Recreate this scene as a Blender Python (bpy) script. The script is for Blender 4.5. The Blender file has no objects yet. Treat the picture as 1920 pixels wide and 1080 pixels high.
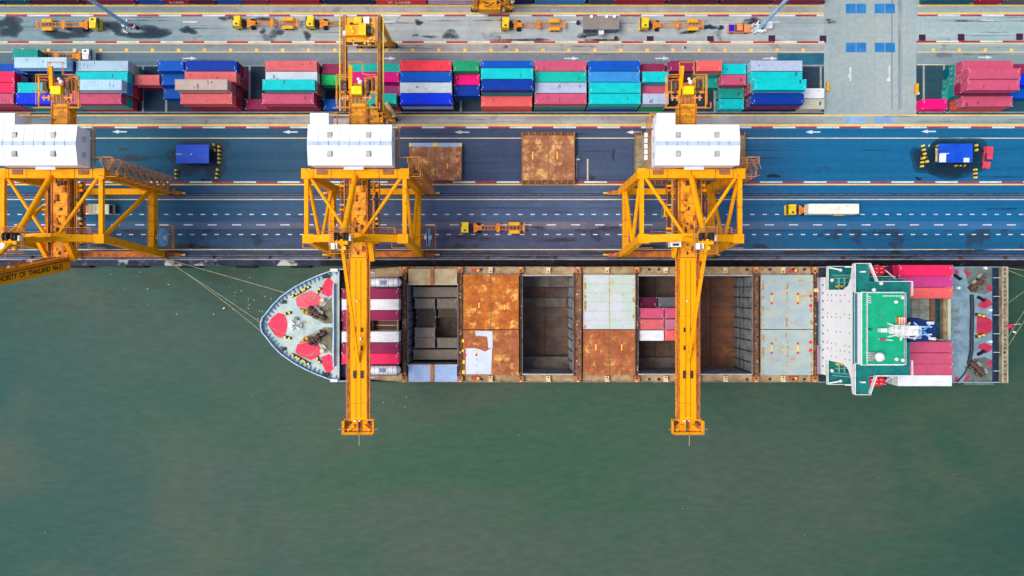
import bpy, math, random
from math import radians, sin, cos, pi, sqrt
from mathutils import Vector, Matrix
rnd = random.Random(7)

# ------------------------------------------------------------------ camera, sky, sun, exposure
H = 185.0            # drone height above the quay, metres
F = 1406.0           # focal length in photo pixels
sc = bpy.context.scene
cam_d = bpy.data.cameras.new("camera")
cam = bpy.data.objects.new("camera", cam_d)
sc.collection.objects.link(cam)
cam.location = (0, 0, H)
cam.rotation_euler = (0, 0, 0)
cam_d.sensor_width = 36.0
cam_d.lens = 36.0 * F / 1920.0
cam_d.clip_start = 1.0
cam_d.clip_end = 6000.0
sc.camera = cam
w = bpy.data.worlds.new("World")
sc.world = w
w.use_nodes = True
wn = w.node_tree.nodes
bg = wn["Background"]
sky = wn.new("ShaderNodeTexSky")
sky.sky_type = 'NISHITA'
sky.sun_disc = False
sky.sun_elevation = radians(62)
sky.sun_rotation = radians(262)
sky.air_density = 1.0
sky.dust_density = 4.0
sky.ozone_density = 1.0
w.node_tree.links.new(sky.outputs[0], bg.inputs[0])
bg.inputs[1].default_value = 0.13
sun_d = bpy.data.lights.new("sun", 'SUN')
sun_d.energy = 1.5
sun_d.angle = radians(30)
sun_d.color = (1.0, 0.93, 0.82)
sun = bpy.data.objects.new("sun", sun_d)
sc.collection.objects.link(sun)
el, az = radians(62), radians(262)
sdir = Vector((sin(az) * cos(el), cos(az) * cos(el), sin(el)))
sun.rotation_euler = (-sdir).to_track_quat('-Z', 'Y').to_euler()
sun.location = sdir * 300
sc.view_settings.view_transform = 'Standard'
sc.view_settings.look = 'None'
sc.view_settings.gamma = 1
sc.view_settings.exposure = 0.36

# ------------------------------------------------------------------ helpers
def S(z): return F / (H - z)
def WX(px, z=0.0): return (px - 960) / S(z)
def WY(py, z=0.0): return (540 - py) / S(z)

def lin(c):
    out = []
    for v in c[:3]:
        v = v / 255.0
        out.append(v / 12.92 if v <= 0.04045 else ((v + 0.055) / 1.055) ** 2.4)
    return tuple(out) + (1.0,)

MATS = {}
def M(name, a, b=None, c=None, rough=0.7, scale=1.0, thr=(0.42, 0.6), thr2=(0.62, 0.7), metal=0.0,
      stretch=(1, 1, 1), fine=0.12, fscale=6.0, spec=0.3, bump=0.0, bscale=4.0, detail=6.0, rnd_off=True):
    """noise-mixed paint / stone / metal; a main colour, b second patches, c third patches (8-bit sRGB)"""
    if name in MATS: return MATS[name]
    m = bpy.data.materials.new(name)
    m.use_nodes = True
    nt = m.node_tree; N = nt.nodes; L = nt.links
    p = N["Principled BSDF"]
    p.inputs["Roughness"].default_value = rough
    p.inputs["Metallic"].default_value = metal
    p.inputs["Specular IOR Level"].default_value = spec
    tc = N.new("ShaderNodeTexCoord")
    vec = tc.outputs["Object"]
    if rnd_off:
        oi = N.new("ShaderNodeObjectInfo")
        mul = N.new("ShaderNodeMath"); mul.operation = 'MULTIPLY'; mul.inputs[1].default_value = 173.0
        L.new(oi.outputs["Random"], mul.inputs[0])
        add = N.new("ShaderNodeVectorMath"); add.operation = 'ADD'
        L.new(vec, add.inputs[0]); L.new(mul.outputs[0], add.inputs[1])
        vec = add.outputs[0]
    mp = N.new("ShaderNodeMapping"); mp.inputs["Scale"].default_value = stretch
    L.new(vec, mp.inputs[0]); vec = mp.outputs[0]
    cur = None
    base = lin(a)
    def mixc(prev, col, sca, th, off):
        n = N.new("ShaderNodeTexNoise"); n.inputs["Scale"].default_value = sca
        n.inputs["Detail"].default_value = detail; n.inputs["Roughness"].default_value = 0.62
        vo = N.new("ShaderNodeVectorMath"); vo.operation = 'ADD'; vo.inputs[1].default_value = (off, off * .7, off * .3)
        L.new(vec, vo.inputs[0]); L.new(vo.outputs[0], n.inputs["Vector"])
        mr = N.new("ShaderNodeMapRange"); mr.inputs[1].default_value = th[0]; mr.inputs[2].default_value = th[1]
        L.new(n.outputs["Fac"], mr.inputs[0])
        mx = N.new("ShaderNodeMix"); mx.data_type = 'RGBA'
        L.new(mr.outputs[0], mx.inputs[0])
        if isinstance(prev, tuple): mx.inputs[6].default_value = prev
        else: L.new(prev, mx.inputs[6])
        mx.inputs[7].default_value = lin(col)
        return mx.outputs[2]
    cur = base
    if b: cur = mixc(cur, b, scale, thr, 3.1)
    if c: cur = mixc(cur, c, scale * 1.7, thr2, 11.7)
    if fine:
        n = N.new("ShaderNodeTexNoise"); n.inputs["Scale"].default_value = fscale; n.inputs["Detail"].default_value = 4
        L.new(vec, n.inputs["Vector"])
        mr = N.new("ShaderNodeMapRange"); mr.inputs[1].default_value = 0.3; mr.inputs[2].default_value = 0.7
        mr.inputs[3].default_value = 1 - fine; mr.inputs[4].default_value = 1 + fine
        L.new(n.outputs["Fac"], mr.inputs[0])
        vm = N.new("ShaderNodeVectorMath"); vm.operation = 'SCALE'
        if isinstance(cur, tuple): vm.inputs[0].default_value = cur[:3]
        else: L.new(cur, vm.inputs[0])
        L.new(mr.outputs[0], vm.inputs["Scale"])
        cur = vm.outputs[0]
    if isinstance(cur, tuple): p.inputs["Base Color"].default_value = cur
    else: L.new(cur, p.inputs["Base Color"])
    if bump:
        n = N.new("ShaderNodeTexNoise"); n.inputs["Scale"].default_value = bscale; n.inputs["Detail"].default_value = 5
        L.new(vec, n.inputs["Vector"])
        bp = N.new("ShaderNodeBump"); bp.inputs["Strength"].default_value = bump; bp.inputs["Distance"].default_value = 0.2
        L.new(n.outputs["Fac"], bp.inputs["Height"]); L.new(bp.outputs[0], p.inputs["Normal"])
    MATS[name] = m
    return m

class MB:
    """collects shapes and links them as ONE mesh object"""
    def __init__(s, off=(0, 0, 0)):
        s.v = []; s.f = []; s.mi = []; s.off = Vector(off); s.smooth = []
    def _add(s, vs, fs, m, sm=False):
        b = len(s.v)
        s.v += [Vector(v) - s.off for v in vs]
        s.f += [tuple(b + i for i in f) for f in fs]
        s.mi += [m] * len(fs); s.smooth += [sm] * len(fs)
    def box(s, x0, x1, y0, y1, z0, z1, m=0):
        if x0 > x1: x0, x1 = x1, x0
        if y0 > y1: y0, y1 = y1, y0
        if z0 > z1: z0, z1 = z1, z0
        vs = [(x0, y0, z0), (x1, y0, z0), (x1, y1, z0), (x0, y1, z0), (x0, y0, z1), (x1, y0, z1), (x1, y1, z1), (x0, y1, z1)]
        s._add(vs, [(0, 3, 2, 1), (4, 5, 6, 7), (0, 1, 5, 4), (1, 2, 6, 5), (2, 3, 7, 6), (3, 0, 4, 7)], m)
        return s
    def bar(s, p, q, w, h=None, m=0):
        """box of width w and height h along p-q"""
        h = h or w
        p = Vector(p); q = Vector(q); d = (q - p)
        if d.length < 1e-6: return s
        d.normalize()
        up = Vector((0, 0, 1)) if abs(d.z) < 0.95 else Vector((0, 1, 0))
        a = d.cross(up).normalized() * w / 2; b = a.cross(d).normalized() * h / 2
        vs = [p - a - b, p + a - b, p + a + b, p - a + b, q - a - b, q + a - b, q + a + b, q - a + b]
        s._add(vs, [(0, 1, 2, 3), (4, 7, 6, 5), (0, 4, 5, 1), (1, 5, 6, 2), (2, 6, 7, 3), (3, 7, 4, 0)], m)
        return s
    def cyl(s, p, q, r, n=12, m=0, r2=None):
        p = Vector(p); q = Vector(q); r2 = r if r2 is None else r2
        d = (q - p).normalized()
        up = Vector((0, 0, 1)) if abs(d.z) < 0.95 else Vector((0, 1, 0))
        a = d.cross(up).normalized(); b = a.cross(d).normalized()
        vs = []
        for c, rr in ((p, r), (q, r2)):
            for i in range(n):
                t = 2 * pi * i / n
                vs.append(c + a * cos(t) * rr + b * sin(t) * rr)
        fs = [(i, n + i, n + (i + 1) % n, (i + 1) % n) for i in range(n)]
        s._add(vs, fs, m, True)
        s._add(vs[:n], [tuple(range(n))], m); s._add(vs[n:], [tuple(reversed(range(n)))], m)
        return s
    def ball(s, c, r, m=0, n=10, k=6, sz=1.0):
        vs = []; fs = []
        c = Vector(c)
        for j in range(k + 1):
            ph = pi * j / k
            for i in range(n):
                t = 2 * pi * i / n
                vs.append(c + Vector((sin(ph) * cos(t) * r, sin(ph) * sin(t) * r, cos(ph) * r * sz)))
        for j in range(k):
            for i in range(n):
                fs.append((j * n + i, (j + 1) * n + i, (j + 1) * n + (i + 1) % n, j * n + (i + 1) % n))
        s._add(vs, fs, m, True); return s
    def prism(s, poly, z0, z1, m=0, mside=None):
        """poly counter-clockwise from above"""
        n = len(poly)
        A = sum(poly[i][0] * poly[(i + 1) % n][1] - poly[(i + 1) % n][0] * poly[i][1] for i in range(n))
        if A < 0: poly = poly[::-1]
        vs = [(x, y, z0) for x, y in poly] + [(x, y, z1) for x, y in poly]
        s._add(vs, [tuple(range(n, 2 * n)), tuple(reversed(range(n)))], m)
        s._add(vs, [(i, (i + 1) % n, n + (i + 1) % n, n + i) for i in range(n)], m if mside is None else mside)
        return s
    def xprism(s, poly, x0, x1, m=0):
        """polygon in (y, z) pulled along x"""
        n = len(poly)
        vs = [(x0, y, z) for y, z in poly] + [(x1, y, z) for y, z in poly]
        s._add(vs, [tuple(reversed(range(n))), tuple(range(n, 2 * n))] + [(i, (i + 1) % n, n + (i + 1) % n, n + i) for i in range(n)], m); return s
    def yprism(s, poly, y0, y1, m=0):
        n = len(poly)
        vs = [(x, y0, z) for x, z in poly] + [(x, y1, z) for x, z in poly]
        s._add(vs, [tuple(range(n)), tuple(reversed(range(n, 2 * n)))] + [(i, n + i, n + (i + 1) % n, (i + 1) % n) for i in range(n)], m); return s
    def sheet(s, x0, x1, y0, y1, z, m=0):
        if x0 > x1: x0, x1 = x1, x0
        if y0 > y1: y0, y1 = y1, y0
        s._add([(x0, y0, z), (x1, y0, z), (x1, y1, z), (x0, y1, z)], [(0, 1, 2, 3)], m); return s
    def face(s, pts, m=0):
        s._add(pts, [tuple(range(len(pts)))], m); return s
    def rail(s, pts, h=1.05, r=0.06, m=0, close=False, step=2.2):
        """hand rail along points at deck level"""
        P = [Vector(p) for p in pts]
        if close: P.append(P[0])
        up = Vector((0, 0, h))
        for a, b in zip(P, P[1:]):
            s.bar(a + up, b + up, r * 1.5, r * 1.5, m)
            s.bar(a + up * .5, b + up * .5, r, r, m)
            n = max(1, int((b - a).length / step))
            for i in range(n):
                c = a.lerp(b, i / n)
                s.bar(c, c + up, r, r, m)
        s.bar(P[-1], P[-1] + up, r, r, m)
        return s
    def grate(s, x0, x1, y0, y1, z, m=0):
        """open bar grating"""
        if x0 > x1: x0, x1 = x1, x0
        if y0 > y1: y0, y1 = y1, y0
        n = max(2, int((y1 - y0) / .42)); st = (y1 - y0) / n
        for k in range(n): s.box(x0, x1, y0 + k * st, y0 + k * st + .17, z - .05, z, m)
        s.box(x0 + .02, x0 + .1, y0, y1, z - .12, z - .051, m); s.box(x1 - .1, x1 - .02, y0, y1, z - .12, z - .051, m)
        return s
    def build(s, name, mats, parent=None, loc=None):
        me = bpy.data.meshes.new(name)
        me.from_pydata([tuple(v) for v in s.v], [], s.f)
        if not isinstance(mats, (list, tuple)): mats = [mats]
        for m in mats: me.materials.append(m)
        me.polygons.foreach_set("material_index", s.mi)
        me.polygons.foreach_set("use_smooth", s.smooth)
        me.update()
        o = bpy.data.objects.new(name, me)
        sc.collection.objects.link(o)
        if parent: o.parent = parent
        if loc is not None: o.location = loc
        elif parent is None: o.location = s.off
        return o

def tag(o, label=None, cat=None, group=None, kind=None):
    if label: o["label"] = label
    if cat: o["category"] = cat
    if group: o["group"] = group
    if kind: o["kind"] = kind
    return o
def empty(name, loc, rz=0.0):
    o = bpy.data.objects.new(name, None)
    sc.collection.objects.link(o); o.location = loc; o.rotation_euler = (0, 0, rz)
    o.empty_display_size = 0.5
    return o
KIDS = {}
def copy_tree(o, parent=None):
    c = o.copy(); sc.collection.objects.link(c)
    if parent: c.parent = parent
    for ch in [k for k in sc.objects if k.parent == o]: copy_tree(ch, c)
    return c
def struct(o): o["kind"] = "structure"; return o
def text_mesh(txt, size, name, m, parent, mw, extrude=0.02, sx=1.0, off=.015, al='LEFT'):
    cu = bpy.data.curves.new(name, 'FONT'); cu.body = txt; cu.size = size; cu.extrude = extrude; cu.offset = size * off
    cu.align_x = al; cu.align_y = 'CENTER'
    t = bpy.data.objects.new(name, cu); sc.collection.objects.link(t)
    dg = bpy.context.evaluated_depsgraph_get()
    me = bpy.data.meshes.new_from_object(t.evaluated_get(dg))
    bpy.data.objects.remove(t)
    me.materials.clear(); me.materials.append(m)
    me.transform(mw @ Matrix.Diagonal((sx, 1, 1, 1)))
    o = bpy.data.objects.new(name, me); sc.collection.objects.link(o)
    if parent: o.parent = parent
    return o

# ------------------------------------------------------------------ materials
YEL = M("crane_yellow", (250, 170, 6), (240, 152, 6), (170, 98, 40), rough=.65, spec=.12, scale=.45, thr=(.45, .7), thr2=(.6, .72), fine=.1)
YEL2 = M("boom_yellow", (250, 170, 0), (246, 158, 0), (176, 104, 30), rough=.65, spec=.12, scale=.5, thr=(.5, .7), thr2=(.68, .73), fine=.05)
YELG = M("girder_worn", (242, 164, 10), (196, 122, 24), (104, 68, 40), rough=.6, scale=.6, thr=(.46, .62), thr2=(.58, .66), fine=.15)
RUSTY_YEL = M("rusty_yellow", (206, 118, 36), (150, 84, 48), (96, 62, 54), rough=.8, scale=.7, thr2=(.58, .66))
GRATE = M("grating_brown", (170, 112, 62), (140, 92, 60), (190, 136, 56), rough=.85, scale=1.2)
RAILM = M("rail_orange", (226, 150, 62), (198, 126, 62), rough=.7, scale=1.0)
HOUSE = M("house_white", (238, 240, 246), (222, 228, 238), (196, 204, 216), rough=.5, scale=.5, thr=(.5, .75), thr2=(.68, .78), fine=.03)
HOUSEB = M("house_ridge", (186, 204, 226), (170, 190, 214), rough=.5, fine=.04)
DARK = M("dark_steel", (34, 34, 40), (52, 48, 50), rough=.6)
RUBBER = M("rubber", (26, 26, 30), (40, 38, 38), rough=.9)
GLASS = M("dark_glass", (38, 60, 84), rough=.12, spec=.6, fine=.02)
VENTG = M("vent_grey", (150, 158, 152), (110, 116, 112), rough=.6)
WHITE = M("white_paint", (236, 238, 238), (214, 218, 220), rough=.5, fine=.04)
ORANGE = M("chassis_orange", (226, 138, 28), (198, 110, 30), (130, 80, 50), rough=.6, scale=1.2)
CABY = M("cab_yellow", (246, 208, 26), (232, 188, 16), rough=.4, fine=.05)
CHY = M("fender_yellow", (246, 172, 18), (226, 150, 20), rough=.5)
STEEL = M("grey_steel", (122, 128, 134), (92, 96, 104), rough=.6)
BLUEM = M("mast_blue", (164, 212, 240), (140, 194, 228), rough=.5)
REELB = M("reel_blue", (140, 204, 240), (120, 184, 226), rough=.5)
BLACK = M("black_paint", (18, 16, 16), rough=.6, fine=.05)
PEACH = M("primer_orange", (222, 150, 96), rough=.6)
SHIPW = M("ship_white", (246, 248, 252), (236, 240, 246), (190, 186, 180), rough=.5, scale=.5, thr=(.5, .7), thr2=(.7, .78), fine=.04)
GREEND = M("green_deck", (10, 170, 126), (6, 158, 116), (40, 120, 100), rough=.6, scale=.5, thr2=(.7, .76), fine=.06)
TEALD = M("teal_deck", (8, 122, 116), (6, 106, 106), (40, 96, 92), rough=.6, scale=.6, thr2=(.68, .74))
PALED = M("pale_deck", (186, 206, 206), (160, 188, 188), (188, 184, 140), rough=.7, scale=.35, thr2=(.58, .68), fine=.08)
AFTD = M("aft_deck", (128, 158, 172), (104, 136, 152), (112, 110, 98), rough=.7, scale=.35, thr2=(.58, .66), fine=.1)
BEIGE = M("side_deck", (178, 158, 124), (150, 126, 96), (160, 92, 44), rough=.8, scale=.5, thr2=(.6, .68), fine=.14)
RUSTB = M("rust_bulkhead", (134, 96, 70), (108, 80, 66), (170, 140, 108), rough=.9, scale=.8, thr2=(.6, .66), fine=.2)
RUSTO = M("rust_orange", (196, 104, 36), (172, 80, 28), (236, 164, 76), rough=.9, scale=.55, thr2=(.6, .68), fine=.16)
RUSTP = M("rust_post", (192, 124, 72), (156, 96, 60), (214, 176, 138), rough=.9, scale=1.2, thr2=(.6, .68), fine=.16)
CREAM = M("cream_paint", (228, 208, 168), (206, 170, 120), rough=.7, scale=1.4)
HOLDW = M("hold_wall", (140, 146, 150), (112, 114, 118), (106, 76, 58), rough=.85, scale=.35, thr2=(.58, .64), fine=.14)
HOLDF = M("hold_floor", (104, 88, 80), (84, 72, 68), (116, 78, 52), rough=.9, scale=.3, thr2=(.56, .66), fine=.16)
HOLDR = M("hold_floor_rust", (132, 88, 66), (104, 76, 66), (150, 98, 56), rough=.9, scale=.25, thr2=(.58, .66), fine=.14)
DUSTC = M("dusty_container", (150, 142, 134), (126, 116, 106), (110, 96, 82), rough=.9, scale=.5, fine=.1)
DUSTD = M("dusty_dark_container", (92, 80, 74), (70, 60, 56), rough=.9, scale=.5, fine=.12)
LBLUE = M("pale_blue_pad", (166, 190, 228), (150, 176, 216), (160, 150, 140), rough=.7, scale=.5, thr2=(.68, .74), fine=.05)
REDP = M("red_paint", (236, 52, 92), (224, 38, 78), (214, 90, 84), rough=.6, scale=.4, thr2=(.62, .7), fine=.06)
PINKP = M("worn_red_paint", (232, 100, 118), (222, 78, 102), (206, 136, 128), rough=.7, scale=.6, thr2=(.56, .66), fine=.08)
REDPD = M("aft_red_paint", (186, 50, 84), (168, 40, 72), rough=.6, scale=.5, fine=.08)
HULLB = M("hull_blue", (40, 62, 96), (34, 50, 80), (96, 62, 50), rough=.6, scale=.4)
RIMB = M("bulwark_blue", (178, 208, 232), (150, 186, 214), rough=.5, fine=.05)
RIB = M("bulwark_rib", (104, 146, 182), (84, 124, 160), rough=.5)
YMARK = M("yellow_mark", (238, 208, 50), rough=.5)
REDM = M("red_mark", (206, 50, 62), rough=.5)
SHELT = M("shelter_blue", (10, 84, 206), (4, 70, 196), rough=.5, scale=.3, fine=.03)
LIFER = M("lifeboat_red", (228, 36, 56), (212, 26, 48), rough=.45, fine=.04)
FUNN = M("funnel_navy", (12, 48, 110), (8, 38, 90), rough=.5)
FUNB = M("funnel_blue", (90, 160, 220), (200, 216, 236), rough=.5, scale=.6)
ROPE = M("rope", (176, 172, 138), (150, 146, 116), rough=.9)
PIPE = M("black_pipe", (38, 44, 60), rough=.5)
WINCH = M("rusty_winch", (112, 86, 76), (84, 66, 62), (176, 164, 160), rough=.8, scale=1.5, thr2=(.6, .66))

# ------------------------------------------------------------------ ground, roads, water
def place_mat(name, a, b, c=None, bx=None, joints=None, stain=None, rough=.8, scale=.05, lanes=True, bump=.15, wet=False):
    """large ground surfaces: broad patches, streaks along the traffic, stains, joints"""
    m = bpy.data.materials.new(name); m.use_nodes = True
    nt = m.node_tree; N = nt.nodes; L = nt.links; p = N["Principled BSDF"]
    tc = N.new("ShaderNodeTexCoord"); vec = tc.outputs["Object"]
    def noise(s, det=6, st=(1, 1, 1), rg=.6):
        mp = N.new("ShaderNodeMapping"); mp.inputs["Scale"].default_value = st; L.new(vec, mp.inputs[0])
        n = N.new("ShaderNodeTexNoise"); n.inputs["Scale"].default_value = s; n.inputs["Detail"].default_value = det
        n.inputs["Roughness"].default_value = rg
        L.new(mp.outputs[0], n.inputs["Vector"]); return n.outputs["Fac"]
    def rng(v, a0, a1, b0=0., b1=1.):
        r = N.new("ShaderNodeMapRange"); r.inputs[1].default_value = a0; r.inputs[2].default_value = a1
        r.inputs[3].default_value = b0; r.inputs[4].default_value = b1; L.new(v, r.inputs[0]); return r.outputs[0]
    def mix(f, x, y):
        mx = N.new("ShaderNodeMix"); mx.data_type = 'RGBA'; L.new(f, mx.inputs[0])
        for i, q in ((6, x), (7, y)):
            if isinstance(q, tuple): mx.inputs[i].default_value = q
            else: L.new(q, mx.inputs[i])
        return mx.outputs[2]
    def scl(x, f):
        v = N.new("ShaderNodeVectorMath"); v.operation = 'SCALE'
        if isinstance(x, tuple): v.inputs[0].default_value = x[:3]
        else: L.new(x, v.inputs[0])
        L.new(f, v.inputs["Scale"]); return v.outputs[0]
    cur = mix(rng(noise(scale), .42, .6), lin(a), lin(b))
    if c: cur = mix(rng(noise(scale * 3.2, 8), .56, .68), cur, lin(c))
    if bx:   # lens vignetting and colour grading painted in towards the two ends of the quay
        sp = N.new("ShaderNodeSeparateXYZ"); L.new(vec, sp.inputs[0])
        f = rng(sp.outputs[0], bx[0], bx[1])
        nf = noise(.03, 3)
        ad = N.new("ShaderNodeMath"); ad.operation = 'MULTIPLY_ADD'; L.new(nf, ad.inputs[0]); ad.inputs[1].default_value = .5; ad.inputs[2].default_value = -.25
        a2 = N.new("ShaderNodeMath"); a2.operation = 'ADD'; a2.use_clamp = True; L.new(f, a2.inputs[0]); L.new(ad.outputs[0], a2.inputs[1])
        cur = mix(a2.outputs[0], cur, lin(bx[2]))
        if len(bx) > 3:
            f = rng(sp.outputs[0], bx[3], bx[4], 0, 1)
            cur = mix(f, cur, lin(bx[5]))
    if lanes: cur = scl(cur, rng(noise(.5, 4, (.02, 1.2, 1)), .35, .65, .88, 1.1))
    cur = scl(cur, rng(noise(.9, 6), .3, .7, .9, 1.1))
    cur = scl(cur, rng(noise(3.5, 3), .3, .7, .93, 1.07))
    if stain: cur = mix(rng(noise(.11, 8), stain[0], stain[0] + .05, 0, stain[1]), cur, lin(stain[2]))
    if joints:
        br = N.new("ShaderNodeTexBrick"); br.offset = 0
        br.inputs["Scale"].default_value = 1.0
        br.inputs["Brick Width"].default_value = joints[0]; br.inputs["Row Height"].default_value = joints[1]
        br.inputs["Mortar Size"].default_value = 0.06; br.inputs["Mortar Smooth"].default_value = .2
        br.inputs["Color1"].default_value = (1, 1, 1, 1); br.inputs["Color2"].default_value = (.86, .86, .86, 1); br.inputs["Mortar"].default_value = (.55, .55, .55, 1)
        L.new(vec, br.inputs["Vector"])
        mm = N.new("ShaderNodeMix"); mm.data_type = 'RGBA'; mm.blend_type = 'MULTIPLY'; mm.inputs[0].default_value = joints[2]
        L.new(cur, mm.inputs[6]); L.new(br.outputs["Color"], mm.inputs[7]); cur = mm.outputs[2]
    L.new(cur, p.inputs["Base Color"])
    p.inputs["Roughness"].default_value = rough; p.inputs["Specular IOR Level"].default_value = .25
    if wet: L.new(rng(noise(.08, 5), .45, .6, rough, .35), p.inputs["Roughness"])
    bp = N.new("ShaderNodeBump"); bp.inputs["Strength"].default_value = bump; bp.inputs["Distance"].default_value = .1
    L.new(noise(2.5, 6), bp.inputs["Height"]); L.new(bp.outputs[0], p.inputs["Normal"])
    return m

CONC = place_mat("yard_concrete", (158, 166, 166), (140, 152, 156), (166, 160, 146), bx=(-40, -110, (112, 140, 152), 60, 120, (142, 168, 170)),
                 joints=(6.2, 5.0, .35), stain=(.66, .6, (70, 74, 82)), scale=.06, lanes=False)
LANEC = place_mat("lane_concrete", (172, 180, 180), (154, 166, 170), (184, 180, 168), bx=(-40, -110, (120, 146, 154), 60, 120, (150, 176, 178)),
                  joints=(10.2, 6.2, .35), stain=(.62, .75, (84, 92, 100)), scale=.08)
STRIPC = place_mat("runway_concrete", (150, 150, 152), (166, 170, 170), (132, 134, 140), bx=(-40, -110, (112, 138, 146), 60, 120, (140, 164, 166)),
                   joints=(12.0, 30.0, .4), stain=(.66, .5, (90, 90, 96)), scale=.09)
CROSSC = place_mat("crossing_concrete", (156, 170, 170), (146, 164, 166), (166, 170, 160), joints=(11.2, 21.0, .3),
                   stain=(.7, .4, (96, 110, 118)), scale=.06, lanes=False)
ASPH = place_mat("quay_asphalt", (64, 80, 108), (56, 70, 98), (72, 82, 104), bx=(-18, -84, (20, 84, 112), 26, 74, (6, 96, 140)),
                 stain=(.68, .6, (34, 48, 70)), scale=.05, rough=.75)
ASPHL = place_mat("lane_asphalt", (72, 92, 124), (64, 80, 110), (80, 90, 110), bx=(-30, -90, (22, 82, 116), 26, 74, (8, 94, 142)),
                  stain=(.66, .6, (44, 54, 74)), scale=.06, rough=.75)
ASPHE = place_mat("edge_asphalt", (76, 76, 96), (60, 62, 84), (98, 90, 96), bx=(-30, -90, (36, 72, 100), 26, 84, (16, 72, 118)),
                  stain=(.56, .8, (26, 30, 44)), scale=.12, rough=.8)
SLOT = place_mat("slot_asphalt", (44, 56, 74), (36, 48, 64), (60, 66, 76), bx=(-60, -110, (20, 58, 84), 70, 130, (28, 78, 92)), stain=(.6, .6, (24, 32, 44)), scale=.15)
SLATE = place_mat("lane_grey", (122, 130, 140), (110, 120, 132), (134, 136, 138), bx=(-40, -110, (84, 116, 134), 60, 120, (128, 152, 158)),
                  stain=(.64, .6, (76, 84, 94)), joints=(12.4, 30, .3), scale=.08)
EDGE = place_mat("quay_edge", (26, 26, 38), (18, 18, 28), (54, 46, 52), scale=.15, stain=(.62, .75, (104, 96, 96)), lanes=False)
EDGEW = place_mat("quay_edge_worn", (50, 60, 84), (36, 44, 64), (90, 96, 104), scale=.2, stain=(.55, .9, (196, 198, 196)), lanes=False)
YLINE = M("line_yellow", (236, 200, 112), (226, 186, 92), (196, 176, 136), rough=.7, scale=.25, thr2=(.68, .78), fine=.1, fscale=2)
YLINEP = M("line_pale_yellow", (218, 206, 172), (204, 188, 150), (168, 162, 146), rough=.7, scale=.25, thr2=(.62, .72), fine=.1, fscale=2)
WLINE = M("line_white", (212, 218, 226), (186, 194, 206), rough=.7, scale=.4, fine=.08)
KW = M("kerb_white", (216, 222, 226), (190, 198, 206), rough=.7, scale=.4, fine=.08)
KR = M("kerb_red", (176, 62, 84), (150, 48, 78), (150, 90, 96), rough=.7, scale=.4, fine=.1)
PBLUE = M("painted_blue", (44, 124, 186), (30, 112, 178), (70, 134, 180), rough=.7, scale=.3, fine=.08)
PBLUEW = M("worn_blue", (132, 172, 214), (112, 150, 200), rough=.7, scale=.3, fine=.08)
TEALP = M("painted_teal", (30, 98, 124), (22, 88, 112), rough=.7, scale=.3, fine=.08)
WETM = M("wet_patch", (54, 66, 78), (44, 58, 72), rough=.35, scale=.4, fine=.1)
WETB = M("wet_patch_blue", (24, 62, 84), (20, 52, 74), rough=.3, scale=.4, fine=.1)

g = MB(); g.box(-1500, 1500, 6.97, 2200, -9, -.012); struct(g.build("ground", CONC))
def band(name, y0, y1, z, m, x0=-900, x1=900):
    b = MB(); b.sheet(x0, x1, WY(y1), WY(y0), z); return struct(b.build(name, m))
CR0, CR1 = WX(1545), WX(1718)
for (xa, xb) in ((-900, CR0), (CR1, 900)):
    band("runway_strip", 9, 26.5, .0, STRIPC, xa, xb)
    band("truck_lane", 27, 80, .0, LANEC, xa, xb)
    band("runway_strip", 81, 98, .0, STRIPC, xa, xb)
    band("yard_lane", 98.5, 122, .0, SLATE, xa, xb)
    band("container_slots", 122.5, 214, .0, SLOT, xa, xb)
band("crossing_road", -300, 232, .0, CROSSC, CR0, CR1)
band("runway_strip", 232.3, 237, .0, STRIPC)
band("runway_strip", 214.5, 232, .0, STRIPC, -900, CR0); band("runway_strip", 214.5, 232, .0, STRIPC, CR1, 900)
band("quay_road", 238, 347, .0, ASPH)
band("quay_road_strip", 347.3, 374, .0, ASPHL)
band("quay_lane", 374.3, 429, .0, ASPHL)
band("quay_lane", 429.2, 467, .0, place_mat("lower_asphalt", (72, 80, 108), (62, 68, 94), (88, 84, 104), bx=(-30, -90, (28, 74, 104), 26, 74, (14, 88, 130)),
                  stain=(.58, .7, (40, 44, 62)), scale=.09, rough=.75))
band("quay_edge_road", 467.3, 487, .0, ASPHE)
b = MB(); b.box(-900, WX(600), 5.55, 6.968, -4, -.8); struct(b.build("quay_ledge", EDGEW))
b = MB(); b.box(WX(600) + .002, 900, 5.55, 6.968, -4, -.8); struct(b.build("quay_ledge", EDGE))
b = MB(); b.box(-900, 900, 6.90, 7.22, -.6, .08); struct(b.build("kerb_edge", M("kerb_concrete", (158, 156, 160), (122, 122, 134), (84, 82, 96), scale=.2, rough=.8)))

# water ------------------------------------------------------------
wm = bpy.data.materials.new("river_water"); wm.use_nodes = True
N = wm.node_tree.nodes; L = wm.node_tree.links; p = N["Principled BSDF"]
tc = N.new("ShaderNodeTexCoord")
def wnoise(s, st=(1, 1, 1), det=6, dist=0.):
    mp = N.new("ShaderNodeMapping"); mp.inputs["Scale"].default_value = st; mp.inputs["Rotation"].default_value = (0, 0, .25)
    L.new(tc.outputs["Object"], mp.inputs[0])
    n = N.new("ShaderNodeTexNoise"); n.inputs["Scale"].default_value = s; n.inputs["Detail"].default_value = det; n.inputs["Distortion"].default_value = dist
    L.new(mp.outputs[0], n.inputs["Vector"]); return n.outputs["Fac"]
def wr(v, a0, a1, b0=0., b1=1.):
    r = N.new("ShaderNodeMapRange"); r.inputs[1].default_value = a0; r.inputs[2].default_value = a1; r.inputs[3].default_value = b0; r.inputs[4].default_value = b1
    L.new(v, r.inputs[0]); return r.outputs[0]
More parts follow.
